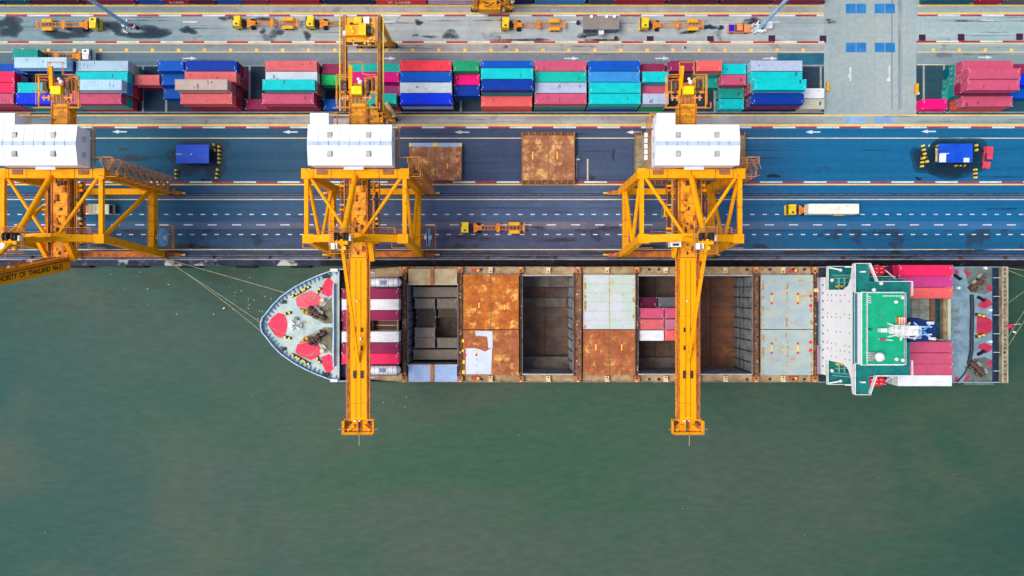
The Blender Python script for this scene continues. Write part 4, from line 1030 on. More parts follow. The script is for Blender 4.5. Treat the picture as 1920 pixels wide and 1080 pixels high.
# ------------------------------------------------------------------ road vehicles
def wheels(P, lst, m, parent=None):
    for (x, y, r, wd) in lst:
        for s in (-1, 1):
            b = MB(); b.cyl((x, s * y - wd / 2, r), (x, s * y + wd / 2, r), r, 14, 0); P("wheel", b, m, *([parent] if parent else []))
def wheel_pair(b, x, y, r=.5, wd=.3, m=0):
    for s in (-1, 1): b.cyl((x, s * y - wd / 2, r), (x, s * y + wd / 2, r), r, 14, m)
def terminal_truck(root, cab_mat=CABY, fr=ORANGE, fend=CHY, Ltr=12.6):
    """cab at the -x end"""
    P = lambda name, m, mats, parent=root: m.build(name, mats, parent)
    b = MB(); b.yprism([(.05, .9), (2.05, .9), (2.05, 2.9), (.5, 2.95), (.15, 2.0)], -1.25, 1.25, 0); b.box(.3, 1.9, -1.15, .1, 2.93, 3.08, 0); b.box(-.05, .2, -1.2, 1.2, .55, .95, 0)
    cab = P("cab", b, [cab_mat])
    b = MB(); b.box(-.0, .22, -1.1, 1.1, 2.05, 2.62, 0); b.box(.9, 1.5, -.95, -.5, 3.082, 3.12, 0); P("windscreen", b, GLASS, cab)
    for s in (-1, 1):
        b = MB(); b.box(-.1, -.052, s * .8, s * 1.05, .65, .85, 0); P("headlight", b, WHITE, cab)
        b = MB(); b.box(.1, .25, s * 1.3, s * 1.45, 1.9, 2.4, 0); P("mirror", b, DARK, cab)
    b = MB(); b.box(1.9, 5.4, -.4, .4, .75, 1.0, 0); b.box(2.1, 2.8, -.9, .9, 1.0, 1.5, 0); b.cyl((4.4, 0, 1.0), (4.4, 0, 1.12), .5, 12, 0); P("tractor_frame", b, DARK)
    wheels(P, ((1.0, 1.05, .5, .3), (4.4, .95, .5, .55)), RUBBER)
    b = MB(); x0, x1 = 3.2, 3.2 + Ltr
    for s in (-1, 1): b.box(x0, x1, s * .42, s * .56, 1.15, 1.4, 0)
    b.prism([(x0 + .02, -1.15), (x0 + .35, -1.15), (x0 + 1.2, -.6), (x0 + 2.1, -.5), (x0 + 2.1, .5), (x0 + 1.2, .6), (x0 + .35, 1.15), (x0 + .02, 1.15)], 1.402, 1.48, 0)
    n = 11
    for k in range(n):
        x = x0 + 2.6 + k * (Ltr - 3) / n; b.box(x, x + .13, -.41, .41, 1.2, 1.36, 0)
    xm = x0 + Ltr * .48
    b.prism([(xm - .5, -.6), (xm - .25, -1.1), (xm + .25, -1.1), (xm + .5, -.6), (xm + .5, .6), (xm + .25, 1.1), (xm - .25, 1.1), (xm - .5, .6)], 1.404, 1.5, 0)
    b.prism([(x1 - .15, -1.2), (x1, -1.2), (x1, 1.2), (x1 - .15, 1.2), (x1 - .6, .56), (x1 - .6, -.56)], 1.404, 1.55, 0)
    P("trailer_frame", b, fr)
    for s in (-1, 1):
        b = MB(); xf = x1 - 4.0; b.yprism([(xf, 1.1), (xf + .3, 1.42), (xf + 2.6, 1.42), (xf + 2.9, 1.1), (xf + 2.8, 1.08), (xf + 2.5, 1.34), (xf + .4, 1.34), (xf + .1, 1.08)], min(s * .62, s * 1.4), max(s * .62, s * 1.4), 0); P("fender", b, fend)
    wheels(P, ((x1 - 3.2, 1.0, .48, .5), (x1 - 1.9, 1.0, .48, .5)), RUBBER)
    for s in (-1, 1):
        b = MB(); b.box(x1 + .002, x1 + .05, s * .8, s * 1.05, 1.2, 1.35, 0); P("tail_light", b, REDM)
t0 = empty("terminal_truck", (WX(442.5), WY(47), 0)); terminal_truck(t0)
tag(t0, "yellow truck with empty orange skeletal trailer, second from left in the truck lane", "truck", "terminal trucks with empty trailers")
for px, py, rot, lb in ((578, 47.5, 0, "yellow truck with empty orange trailer passing beneath the yellow yard crane"),
                        (939, 50, 0, "yellow truck with empty orange trailer just left of the brown roofed cabin"),
                        (1197, 50, 0, "yellow truck with empty brownish orange trailer just right of the brown roofed cabin"),
                        (195, 50, pi, "yellow truck facing right with empty trailer, beside the puddle and left light mast"),
                        (864, 428, 0, "yellow truck with empty orange trailer alone on the quay lane between two cranes")):
    t = copy_tree(t0); t.location = (WX(px), WY(py), 0); t.rotation_euler = (0, 0, rot)
    tag(t, lb, "truck", "terminal trucks with empty trailers")
t = copy_tree(t0); t.location = (WX(1469), WY(395), 0); tag(t, "yellow cab truck carrying one long white container on the quay lane", "truck")
container(WX(1469) + 4.55, WY(395), 1.52, 'cream', LL, "cream white long container loaded on the truck right of the right crane", "containers on trucks")
t = empty("terminal_truck", (WX(188), WY(104), 0), pi); terminal_truck(t, WHITE); tag(t, "white cab truck partly hidden behind the pale blue container stack", "truck")
t.location = (WX(182), WY(108.5), 0)
container(WX(44), WY(111), 1.52, 'sea green', LS, "green short container on the white cab truck in the yard lane", "containers on trucks")
# cream lorry under the left crane
def box_lorry(root):
    P = lambda name, m, mats, parent=root: m.build(name, mats, parent)
    CRE = M("lorry_cream", (222, 226, 200), (206, 210, 180), rough=.5)
    b = MB(); b.yprism([(-.1, .8), (2.1, .8), (2.1, 2.7), (1.8, 3.0), (.35, 3.0), (-.1, 1.9)], -1.2, 1.2, 0); b.box(.7, 1.9, -1.15, 1.15, 3.002, 3.1, 0); cab = P("cab", b, CRE)
    b = MB(); b.face([(-.14, -1.05, 1.95), (.26, -1.05, 2.85), (.26, 1.05, 2.85), (-.14, 1.05, 1.95)][::-1], 0); P("windscreen", b, GLASS, cab)
    for s in (-1, 1):
        b = MB(); b.box(-.15, -.102, s * .8, s * 1.05, .9, 1.1); P("headlight", b, WHITE, cab)
    b = MB(); b.box(2.3, 5.0, -1.2, 1.2, 1.1, 3.5, 0)
    for k in range(3): b.box(2.5 + k * .8, 2.55 + k * .8, -1.1, 1.1, 3.502, 3.56, 0)
    P("cargo_box", b, CRE)
    b = MB(); b.box(5.1, 7.2, -1.1, 1.1, 1.1, 1.5, 0); b.box(5.3, 6.3, -.9, .9, 1.5, 2.3, 1); b.box(7.2, 10, -.5, .5, 1.0, 1.3, 0); b.box(5.1, 10, .9, 1.15, 1.5, 2.0, 2); P("flatbed", b, [RUSTY_YEL, ORANGE, WHITE])
    b = MB(); b.box(1, 10, -.3, .3, .6, .79, 0); P("under_frame", b, DARK); wheels(P, ((1.0, 1.0, .5, .3), (4.2, 1.0, .5, .3), (8.8, 1.0, .5, .3)), RUBBER)
t = empty("box_lorry", (WX(218.5), WY(394.5), 0), pi); box_lorry(t); tag(t, "cream lorry on the quay lane seen through the left crane's legs", "lorry")

def pickup(root, body, bed, kind=0):
    """front towards -x"""
    P = lambda name, m, mats, parent=root: m.build(name, mats, parent)
    b = MB(); b.prism([(0, -.7), (.35, -.88), (5.2, -.9), (5.25, -.8), (5.25, .8), (5.2, .9), (.35, .88), (0, .7)], .4, .95, 0)
    b.prism([(.2, -.7), (.5, -.8), (1.6, -.84), (1.6, .84), (.5, .8), (.2, .7)], .952, 1.08, 0)
    bo = P("body", b, body)
    b = MB(); b.yprism([(1.5, .96), (3.6, .96), (3.4, 1.62), (2.2, 1.68)], -.76, .76, 0); P("cabin_glass", b, GLASS, bo)
    b = MB(); b.prism([(2.1, -.72), (3.45, -.72), (3.45, .72), (2.1, .72)], 1.70, 1.76, 0); P("roof", b, body, bo)
    if kind == 0:
        b = MB(); b.box(3.7, 5.2, -.86, -.78, .96, 1.2, 0); b.box(3.7, 5.2, .78, .86, .96, 1.2, 0); b.box(5.14, 5.2, -.78, .78, .96, 1.2, 0); b.box(3.72, 5.13, -.77, .77, .96, 1.0, 1); P("cargo_bed", b, [body, bed])
    else:
        b = MB(); b.box(3.5, 5.2, -.78, .78, .96, 1.66, 0); P("cargo_cover", b, bed)
    for s in (-1, 1):
        b = MB(); b.box(-.03, .1, s * .5, s * .72, .6, .75); P("headlight", b, WHITE)
    wheels(P, ((1.0, .8, .36, .24), (4.2, .8, .36, .24)), RUBBER)
OR_ = M("pickup_orange", (240, 146, 88), (228, 126, 74), rough=.4, fine=.04)
RD_ = M("van_red", (218, 78, 98), (206, 62, 84), rough=.4, fine=.04)
t = empty("pickup_truck", (WX(1405), WY(56), 0), pi); pickup(t, OR_, M("tarp_blue", (14, 24, 190), rough=.5)); t.scale = (1.06, 1.1, 1.1)
tag(t, "orange pickup truck with a bright blue load bed in the truck lane", "pickup")
t = empty("pickup_truck", (WX(1845), WY(316.5), 0), radians(85)); pickup(t, RD_, RD_, 1); t.rotation_euler = (0, 0, radians(84))
tag(t, "red covered pickup parked beside the right blue canopy", "pickup")

# ------------------------------------------------------------------ canopies, barriers, cabin, masts
def canopy(px0, px1, py0, py1, lb, holes=()):
    z = 3.1; x0, x1, y0, y1 = WX(px0, z), WX(px1, z), WY(py1, z), WY(py0, z)
    r = empty("canopy_shelter", ((x0 + x1) / 2, (y0 + y1) / 2, 0)); hx, hy = (x1 - x0) / 2, (y1 - y0) / 2
    b = MB(); b.xprism([(-hy, z - .25), (hy, z - .25), (hy, z - .12), (0, z + .05), (-hy, z - .12)], -hx, hx, 0)
    b.build("roof", SHELT, r)
    for s in (-1, 0, 1):
        for t_ in (-1, 1):
            b = MB(); b.cyl((s * (hx - .2), t_ * (hy - .2), 0), (s * (hx - .2), t_ * (hy - .2), z - .26), .06, 8); b.build("post", STEEL, r)
    for (a, c, d, e) in holes:
        b = MB(); X0, X1, Y0, Y1 = WX(a, z) - r.location.x, WX(c, z) - r.location.x, WY(e, z) - r.location.y, WY(d, z) - r.location.y
        zz = lambda y: z + .05 - .17 * abs(y) / hy + .02
        if Y0 * Y1 < 0: Y1 = -.01
        b.face([(X0, Y0, zz(Y0)), (X1, Y0, zz(Y0)), (X1, Y1, zz(Y1)), (X0, Y1, zz(Y1))], 0); b.build("roof_patch", M("patch_white", (222, 232, 244), (204, 218, 236), rough=.5), r)
    # bench and table under the roof
    b = MB(); b.box(-hx + .6, -hx + 1.1, -hy + .6, hy - .6, .4, .5, 0); b.box(-.8, .8, -.4, .4, .7, .76, 0)
    for s in (-.7, .65): b.box(s, s + .05, -.3, .3, 0, .7, 1)
    for s in (-hy + .7, hy - .8): b.box(-hx + .65, -hx + 1.0, s, s + .08, 0, .4, 1)
    b.build("bench", [CREAM, STEEL], r)
    tag(r, lb, "canopy", "blue canopies on the quay road"); return r
canopy(330, 391.5, 271, 306, "plain blue canopy with a short pale strip, between the left cranes", ((330, 341, 286.5, 289.5), (357.5, 360.5, 287, 290)))
canopy(1761, 1824, 269, 304.5, "blue canopy with white patches beside the red pickup", ((1761, 1774, 288.6, 304), (1763, 1780, 287.2, 288.5), (1807, 1818, 296, 304)))
BY = M("barrier_yellow", (232, 208, 92), (214, 186, 70), rough=.6); BB = M("barrier_black", (40, 40, 20), rough=.7)
def barrier(px0, py0, px1, py1, lb, n=5, wd=.85):
    a = Vector((WX(px0), WY(py0), 0)); c = Vector((WX(px1), WY(py1), 0)); d = c - a; Ln = d.length
    b = MB(); st = Ln / n
    for k in range(n):
        x0, x1 = k * st - Ln / 2, (k + 1) * st - Ln / 2
        b.xprism([(-wd / 2, 0), (wd / 2, 0), (wd * .42, .35), (wd * .2, .75), (-wd * .2, .75), (-wd * .42, .35)], x0, x1 - .003, k % 2)
    o = b.build("striped_barrier", [BY, BB]); o.location = (a + c) / 2; o.rotation_euler = (0, 0, math.atan2(d.y, d.x))
    tag(o, lb, "barrier", "yellow and black striped barriers"); return o
barrier(331, 318, 331, 336, "striped yellow barrier below the left end of the left blue canopy")
barrier(409, 317, 406, 336, "striped yellow barrier below right of the left blue canopy, slightly tilted")
barrier(411.5, 274, 411.5, 307, "long striped yellow barrier to the right of the left blue canopy", 9)
barrier(402, 270, 404, 284, "short striped barrier by the upper right corner of the left blue canopy", 3, .5)
barrier(1729.5, 272, 1735, 298, "long striped yellow barrier standing left of the right blue canopy", 7)
barrier(1729, 296, 1728, 314, "striped yellow barrier at the lower end of the pair left of right canopy")
barrier(1733, 293, 1738, 305, "short slanting striped barrier touching the long barrier left of right canopy", 3)
barrier(1828, 317, 1828, 335, "striped yellow barrier below the red pickup and right blue canopy")
barrier(1829.5, 271, 1830, 284, "short striped barrier between the right blue canopy and red pickup", 3, .6)
barrier(1789, 311, 1808, 311, "small low striped barrier lying along the right canopy's lower side", 5, .45)
barrier(1756, 272, 1759, 290, "small striped barrier against the right canopy's left end", 5, .4)
# person in the red shirt left of right canopy
def person(px, py, rz, shirt, lb, trousers=(30, 36, 60)):
    vs = [(0, 0, .95), (0, 0, 1.2), (0, 0, 1.42), (0, 0, 1.52), (0, .02, 1.68),
          (.2, 0, 1.42), (.29, .04, 1.15), (.28, .16, .92), (-.2, 0, 1.42), (-.29, .02, 1.15), (-.3, .08, .9),
          (.1, 0, .92), (.12, .12, .5), (.12, .1, .08), (.12, .24, .04), (-.1, 0, .92), (-.12, -.05, .5), (-.12, -.14, .1), (-.12, 0, .04)]
    es = [(0, 1), (1, 2), (2, 3), (3, 4), (2, 5), (5, 6), (6, 7), (2, 8), (8, 9), (9, 10), (0, 11), (11, 12), (12, 13), (13, 14), (0, 15), (15, 16), (16, 17), (17, 18)]
    rad = [.15, .15, .16, .06, .11, .075, .05, .04, .075, .05, .04, .1, .075, .05, .04, .1, .075, .05, .04]
    me = bpy.data.meshes.new("person"); me.from_pydata(vs, es, []); 
    o = bpy.data.objects.new("person", me); sc.collection.objects.link(o)
    sk = o.modifiers.new("skin", 'SKIN'); 
    for i, v in enumerate(me.skin_vertices[0].data): v.radius = (rad[i], rad[i] * .8); v.use_root = (i == 0)
    ss = o.modifiers.new("sub", 'SUBSURF'); ss.levels = 1; ss.render_levels = 1
    dg = bpy.context.evaluated_depsgraph_get(); m2 = bpy.data.meshes.new_from_object(o.evaluated_get(dg))
    bpy.data.objects.remove(o)
    m2.materials.clear()
    for m in (M("skin", (150, 104, 80), rough=.6), M("shirt_" + str(shirt), shirt, rough=.8), M("trousers", trousers, rough=.8), M("helmet", (236, 236, 230), rough=.4)): m2.materials.append(m)
    for pl in m2.polygons:
        z = pl.center.z; pl.use_smooth = True
        pl.material_index = 3 if z > 1.7 else (0 if z > 1.5 or (z < 1.0 and abs(pl.center.x) > .22) else (1 if z > .95 else 2))
    o = bpy.data.objects.new("person", m2); sc.collection.objects.link(o)
    o.location = (WX(px), WY(py), .01); o.rotation_euler = (0, 0, rz); tag(o, lb, "person"); return o
person(1722, 297, .6, (196, 40, 60), "person in a red shirt standing by the striped barriers on the quay road")
person(1757, 281.5, 2.0, (220, 224, 228), "person in a white shirt at the upper left corner of the right canopy")
person(1757, 299, -.5, (190, 206, 220), "person in a pale shirt at the lower left corner of the right canopy")
person(1737, 275, 1.0, (232, 236, 240), "person in white next to the top of the long striped barrier")
person(394, 285, 1.2, (226, 230, 236), "person in a white shirt at the right end of the left canopy")
person(394, 302, -.9, (216, 222, 230), "person in a pale shirt at the lower right corner of left canopy")
# brown roofed office cabin in the truck lane
zr = 3.4; x0, x1, y0, y1 = WX(1093, zr), WX(1161, zr), WY(55, zr), WY(29.5, zr)
r = empty("office_cabin", ((x0 + x1) / 2, (y0 + y1) / 2, 0)); hx, hy = (x1 - x0) / 2, (y1 - y0) / 2
b = MB(); b.box(-hx + .3, hx - .3, -hy + .25, hy - .2, 0, zr - .25, 0)
for k in range(5): b.box(-hx + .9 + k * 1.6, -hx + 1.8 + k * 1.6, -hy + .21, -hy + .26, 1.2, 2.3, 1)
b.build("wall", [M("cabin_wall", (96, 128, 168), (82, 110, 150), rough=.7), GLASS], r)
b = MB(); b.box(-hx, hx, -hy, hy, zr - .25, zr, 0); b.build("roof", M("cabin_roof", (142, 132, 122), (128, 122, 118), (122, 128, 128), rough=.9, scale=.3, fine=.08), r)
for x in (-2.35, 1.3, 3.15):
    b = MB(); b.box(x - .32, x + .32, 1.0, 1.7, zr, zr + .45, 0); b.build("roof_vent", WHITE, r)
b = MB(); b.box(-.5, .8, -hy - .9, -hy + .2, 2.4, 2.5, 0); b.box(-.45, -.38, -hy - .85, -hy - .78, 0, 2.4, 1); b.box(.7, .77, -hy - .85, -hy - .78, 0, 2.4, 1); b.build("awning", [WHITE, STEEL], r)
tag(r, "small office cabin with flat brown roof and three white vents in truck lane", "cabin")
# yard light masts
def mast(px, py, lb):
    r = empty("light_mast", (WX(px), WY(py), 0))
    b = MB(); b.cyl((0, 0, 0), (0, 0, 36), .52, 14, 0, .3); b.cyl((0, 0, 0), (0, 0, .4), .9, 14, 0); b.build("pole", BLUEM, r)
    b = MB(); b.cyl((0, 0, 35.4), (0, 0, 35.7), 1.6, 20, 0)
    b.build("lamp_ring", STEEL, r)
    for k in range(8):
        t = k * pi / 4; l = MB(); l.box(1.5 * cos(t) - .3, 1.5 * cos(t) + .3, 1.5 * sin(t) - .3, 1.5 * sin(t) + .3, 34.9, 35.39, 0); l.build("lamp", WHITE, r)
    tag(r, lb, "light mast", "tall yard light masts"); return r
mast(242, 49, "tall pale blue light mast rising beside the truck facing right"); mast(1424, 53, "tall pale blue light mast rising beside the orange pickup")
def cab_cluster(px, py, lb, seed, big):
    r_ = random.Random(seed); b = MB()
    for k in range(9):
        x, y = r_.uniform(-1.9, 1.9), r_.uniform(-1.3, 1.1); a = r_.uniform(0, 3)
        b.bar((x, y, .5), (x + 1.1 * cos(a), y + 1.1 * sin(a), .55), .22, .9, 0)
    for k in range(6):
        x, y = r_.uniform(-1.8, 1.8), r_.uniform(-1.2, 1.2); b.box(x, x + .45, y, y + .35, 0, .9 + r_.random() * .6, r_.choice((0, 1, 2)))
    if big: b.box(1.7, 3.2, -.3, 1.3, .02, 1.7, 0); b.box(-.2, 1.3, -.9, -.3, .02, 1.0, 0)
    o = b.build("equipment_rack" if not big else "equipment_trailer", [WHITE, DARK, KR]); o.location = (WX(px), WY(py), 0); tag(o, lb, "equipment"); return o
cab_cluster(248, 55, "jumble of white frames and red boxes at the left light mast's foot", 3, False)
cab_cluster(1420, 55, "white boxes and frames at the foot of the right light mast", 8, True)
b = MB(); b.cyl((0, 0, 0), (0, 0, 2.2), .05, 8, 0); b.box(-.4, .4, -.05, .05, 1.5, 2.3, 1); b.cyl((0, 0, 0), (0, 0, .12), .35, 10, 0); o = b.build("road_sign", [STEEL, WHITE]); o.location = (WX(1083), WY(294), .01); o.rotation_euler = (.5, 0, 0)
tag(o, "small white sign on a post beside the large rust brown cover on the quay", "sign")
b = MB(); b.sheet(WX(1100.5), WX(1103), WY(338), WY(298), .006); b.sheet(WX(1081), WX(1082), WY(336), WY(296), .006); struct(b.build("road_line_faded", YLINEP))
# bins, gate posts near crossing
b = MB(); b.box(-.35, .35, -1.1, 1.1, .35, 1.0, 0); b.box(-.3, .3, -1.7, -1.15, .35, 1.5, 1); wheel_pair(b, 0, .8, .35, .15, 2); o = b.build("lamp_trolley", [CHY, CREAM, RUBBER]); o.location = (WX(1716), WY(167), 0)
tag(o, "yellow lamp trolley with cream box at the crossing's right edge", "trolley")
b = MB(); b.box(-.25, .25, -1.1, 1.1, .35, .9, 0); wheel_pair(b, 0, .8, .35, .15, 1); o = b.build("lamp_trolley", [CHY, RUBBER]); o.location = (WX(1550), WY(164), 0)
tag(o, "yellow trolley at the crossing's left edge beside the container row end", "trolley")
b = MB(); b.cyl((0, 0, 0), (0, 0, 1.0), .42, 14, 0); b.cyl((0, 0, 1.0), (0, 0, 1.06), .46, 14, 1); o = b.build("oil_drum", [M("drum_purple", (70, 56, 110), rough=.5), DARK]); o.location = (WX(1154), WY(73.5), 0)
tag(o, "dark purple drum below the brown roofed cabin", "drum")
b = MB(); b.cyl((0, 0, 0), (0, 0, 1.0), .45, 14, 0); o = b.build("oil_drum", DARK); o.location = (WX(1083.5), WY(44), 0); tag(o, "black drum to the left of the brown roofed cabin", "drum")
b = MB(); b.cyl((0, 0, 0), (0, 0, .1), .42, 14, 0); b.cyl((0, 0, .1), (0, 0, .7), .3, 12, 1); o = b.build("water_valve", [WHITE, M("valve_blue", (60, 100, 150), rough=.5)]); o.location = (WX(1283), WY(90), 0); tag(o, "blue valve on a white disc in the grey strip", "valve")

# ------------------------------------------------------------------ bollards, fenders
BOLM = M("bollard_black", (40, 38, 44), (90, 70, 50), rough=.6)
bol0 = None
bxs = [60, 155, 228, 308, 400, 505, 615, 780, 914, 1040, 1160, 1341, 1457, 1580, 1700, 1800, 1884]
for i, px in enumerate(bxs):
    if bol0 is None:
        b = MB(); b.cyl((0, 0, 0), (0, 0, .12), .42, 14); b.cyl((0, 0, .12), (0, 0, .5), .24, 12); b.cyl((0, 0, .5), (0, 0, .68), .36, 12, 0, .3)
        o = bol0 = b.build("bollard", BOLM)
    else: o = bol0.copy(); sc.collection.objects.link(o)
    o.location = (WX(px), 7.55, .004)
    tag(o, "small dark mooring bollard on the quay edge, %s from the left" % ((ORD + [])[i + 1]), "bollard", "bollards along the quay edge")
fen0 = None
k = 0
for i, px in enumerate(range(40, 1920, 104)):
    if fen0 is None:
        b = MB(); b.xprism([(-.35, -1.9), (.2, -1.7), (.3, -1.2), (.2, -.3), (-.35, -.1)], -2.4, 2.4, 0); b.build; o = fen0 = b.build("rubber_fender", RUBBER)
    else: o = fen0.copy(); sc.collection.objects.link(o)
    o.location = (WX(px), 5.36, -1.2); o.rotation_euler = (0, 0, pi)
    tag(o, "black rubber fender on the quay wall, %s from the left" % (ORD + ["nineteenth"])[i + 1], "fender", "fenders along the quay wall")

exec_ship = True
# ------------------------------------------------------------------ the ship
ZD = 6.2          # main deck
ship = empty("cargo_ship", (20, -8.66, 0))
tag(ship, "container ship alongside the quay with open holds, red painted bow and green bridge roof", "ship")
SO = (20, -8.66, 0)
def SB(): return MB(SO)
def SP(name, m, mats, parent=None): return m.build(name, mats, parent or ship)
YC = -8.66; HB = 13.72
def fc(cx, cy, z=10.0):       # forecastle outline points from the 4.32x crop (origin 460,480)
    return (WX(460 + cx / 4.32, z), WY(480 + cy / 4.32, z))
top = [fc(*q) for q in ((760, 108), (700, 122), (600, 158), (500, 202), (400, 256), (300, 326), (230, 396), (165, 480), (138, 530))]
half = [(x, y - YC) for x, y in top]
half = [(x, max(0.5, h)) for x, h in half]
half.insert(-1, (WX(460 + 146 / 4.32, 10), 1.75))
nose = (half[-1][0] - .12, .45)
outl = [(x, YC + h) for x, h in half] + [(nose[0], YC + .45), (nose[0], YC - .45)] + [(x, YC - h) for x, h in reversed(half)]
XF = half[0][0]      # after end of forecastle rim
XS = WX(1881, 7)     # stern
# hull skin (upper outline -> finer waterline)
b = SB()
up = outl
after = [(-27.0, YC - HB), (XS, YC - HB), (XS, YC + HB), (-27.0, YC + HB)]
ring = up + after
cxm = 20
low = []
for (x, y) in ring:
    k = .80 if x < -41 else (.97 if x < 90 else .9)
    low.append((x + (4.5 if x < -50 else (2.0 if x < -41 else 0)), YC + (y - YC) * k))
n = len(ring)
ztop = [9.9 if i < len(up) else ZD for i in range(n)]
V = [(x, y, ztop[i]) for i, (x, y) in enumerate(ring)] + [(x, y, -4.5) for x, y in low]
b._add(V, [(i, n + i, n + (i + 1) % n, (i + 1) % n) for i in range(n)], 0)
SP("hull", b, HULLB)
# forecastle deck and bulwark
XB = WX(627, 10)
deck = [(x, YC + (y - YC) * .985) for x, y in outl if x <= XF]
dk = [p_ for p_ in deck]
clip = [(XF + .0, YC + half[0][1] * .98)] + dk[1:-1] + [(XF, YC - half[0][1] * .98)]
b = SB(); b.prism(clip, 9.2, 9.9, 0); SP("forecastle_deck", b, PALED)
b = SB()
rim = outl + []
for (p_, q_) in zip(rim, rim[1:]): b.bar((p_[0], p_[1], 10.45), (q_[0], q_[1], 10.45), .22, 1.15, 0)
for s in (-1, 1):
    ends = [(XF, YC + s * half[0][1]), (WX(657, 10), YC + s * (half[0][1] - .05)), (WX(705, 9), YC + s * (half[0][1] - .9))]
    for (p_, q_) in zip(ends, ends[1:]): b.bar((p_[0], p_[1], 10.3), (q_[0], q_[1], 9.8), .2, 1.2, 0)
    b.box(XF - 1.8, XF - .1, YC + s * (half[0][1] - .55), YC + s * (half[0][1] + .12), 10.8, 11.2, 1)
bul = SP("bulwark", b, [RIMB, WHITE])
b = SB()
for i, (p_, q_) in enumerate(zip(rim, rim[1:])):
    P0, Q0 = Vector((*p_, 10.2)), Vector((*q_, 10.2)); d = Q0 - P0
    nrm = Vector((-d.y, d.x, 0)).normalized()
    if (Vector((-50, YC, 10.2)) - P0).dot(nrm) < 0: nrm = -nrm
    m_ = max(1, int(d.length / .95))
    for k in range(m_):
        a = P0.lerp(Q0, (k + .5) / m_) + nrm * .15
        b.bar(a, a + nrm * .95 + Vector((0, 0, -.25)), .3, .3, 0)
SP("bulwark_ribs", b, RIB, bul)
# painted anchor areas
def cpoly(b, pts, z, m=0, flip=False):
    q = [fc(x, (1124 - y) if flip else y, z) for x, y in pts]
    A = sum(q[i][0] * q[(i + 1) % len(q)][1] - q[(i + 1) % len(q)][0] * q[i][1] for i in range(len(q)))
    if A < 0: q = q[::-1]
    b.face([(x, y, z) for x, y in q], m)
b = SB()
cpoly(b, [(178, 555), (215, 500), (265, 460), (315, 470), (334, 510), (342, 550), (332, 620), (300, 665), (265, 660), (215, 610)], 9.93)
SP("deck_paint", b, [REDP, PINKP])
for fl in (False, True):
    b = SB(); cpoly(b, [(620, 250), (650, 190), (682, 175), (718, 215), (706, 270), (704, 315), (676, 332), (615, 305)], 9.93, 0, fl)
    SP("deck_paint", b, [REDP, PINKP]); b = SB()
    cpoly(b, [(405, 350), (430, 320), (532, 280), (590, 306), (624, 350), (600, 400), (556, 440), (420, 408)], 9.932, 0 if fl else 1, fl)
    SP("deck_paint", b, [REDP, PINKP])
for fl in (False, True):    # worn, stained deck around the windlasses
    b = SB(); cpoly(b, [(430, 415), (560, 440), (640, 400), (700, 330), (708, 545), (640, 548), (560, 500), (480, 470)], 9.915, 0, fl)
    SP("deck_stain", b, M("stained_deck", (128, 128, 104), (98, 88, 74), (150, 150, 128), rough=.85, scale=.6))
def bitts(cx, cy, ang, z=9.93, n=2, mir=False, parent=None):
    x, y = fc(cx, (1124 - cy) if mir else cy, z); a = radians(-ang if mir else ang)
    b = SB(); dx, dy = cos(a), sin(a)
    b.bar((x - dx * .9, y - dy * .9, z + .08), (x + dx * .9, y + dy * .9, z + .08), .62, .16, 1)
    for k in ((-.5, .5) if n == 2 else (0,)):
        b.cyl((x + dx * k, y + dy * k, z + .16), (x + dx * k, y + dy * k, z + .7), .2, 10, 1); b.cyl((x + dx * k, y + dy * k, z + .7), (x + dx * k, y + dy * k, z + .82), .25, 10, 0)
    return SP("mooring_bitts", b, [YMARK, DARK])
for mir in (False, True):
    bitts(345, 464, 15, mir=mir); bitts(405, 315, 28, mir=mir); bitts(455, 288, 28, mir=mir); bitts(500, 262, 28, mir=mir); bitts(597, 282, 60, mir=mir)
def windlass(cx, cy, ang, z=9.93, mir=False, sc_=1.0, aft=None):
    if aft: x, y = aft
    else: x, y = fc(cx, (1124 - cy) if mir else cy, z)
    a = radians(-ang if mir else ang); d = Vector((cos(a), sin(a), 0)); nn_ = Vector((-d.y, d.x, 0)); c = Vector((x, y, z))
    b = SB(); b.bar(c - d * 2.2 * sc_ + Vector((0, 0, .15)), c + d * 2.2 * sc_ + Vector((0, 0, .15)), 1.3, .3, 1)
    for k, r_ in ((-1.7, .55), (-1.0, .75), (-.3, .5), (.5, .75), (1.4, .55)):
        e = c + d * k * sc_ + Vector((0, 0, .85)); b.cyl(e - d * .09, e + d * .09, r_, 14, 0)
    b.cyl(c - d * 2.1 * sc_ + Vector((0, 0, .85)), c + d * 2.1 * sc_ + Vector((0, 0, .85)), .32, 12, 0)
    b.bar(c + nn_ * .9 + Vector((0, 0, .5)), c + nn_ * .9 + d * 1.2 + Vector((0, 0, .5)), .7, .9, 2)
    b.bar(c - nn_ * 1.0 - d * .6 + Vector((0, 0, .4)), c - nn_ * 1.0 + d * .3 + Vector((0, 0, .4)), .5, .7, 0)
    return SP("windlass", b, [WINCH, DARK, VENTG])
for mir in (False, True):
    windlass(585, 470, -28, mir=mir); windlass(555, 440, -28, mir=mir, sc_=.6)
    b = SB(); x, y = fc(632, 1124 - 358 if mir else 358, 10); b.cyl((x, y, 9.9), (x, y, 11.0), .35, 12); b.cyl((x, y, 11.0), (x, y, 11.4), .62, 14, 0, .5); SP("ventilator", b, CREAM)
    b = SB(); x, y = fc(470, (1124 - 440) if mir else 440, 10); b.ball((x, y, 10.1), .4, 0); b.ball((x + .9, y - (.5 if not mir else -.5), 10.1), .45, 0); SP("chain_stopper", b, CHY)
    b = SB(); x, y = fc(316, (1124 - 372) if mir else 372, 10); b.box(x - .5, x + .4, y - .4, y + .4, 9.95, 10.4); SP("fairlead", b, DARK)
    b = SB(); x, y = fc(663, (1124 - 165) if mir else 165, 10); b.box(x - .8, x + .6, y - .45, y + .45, 9.95, 10.4); SP("fairlead", b, DARK)
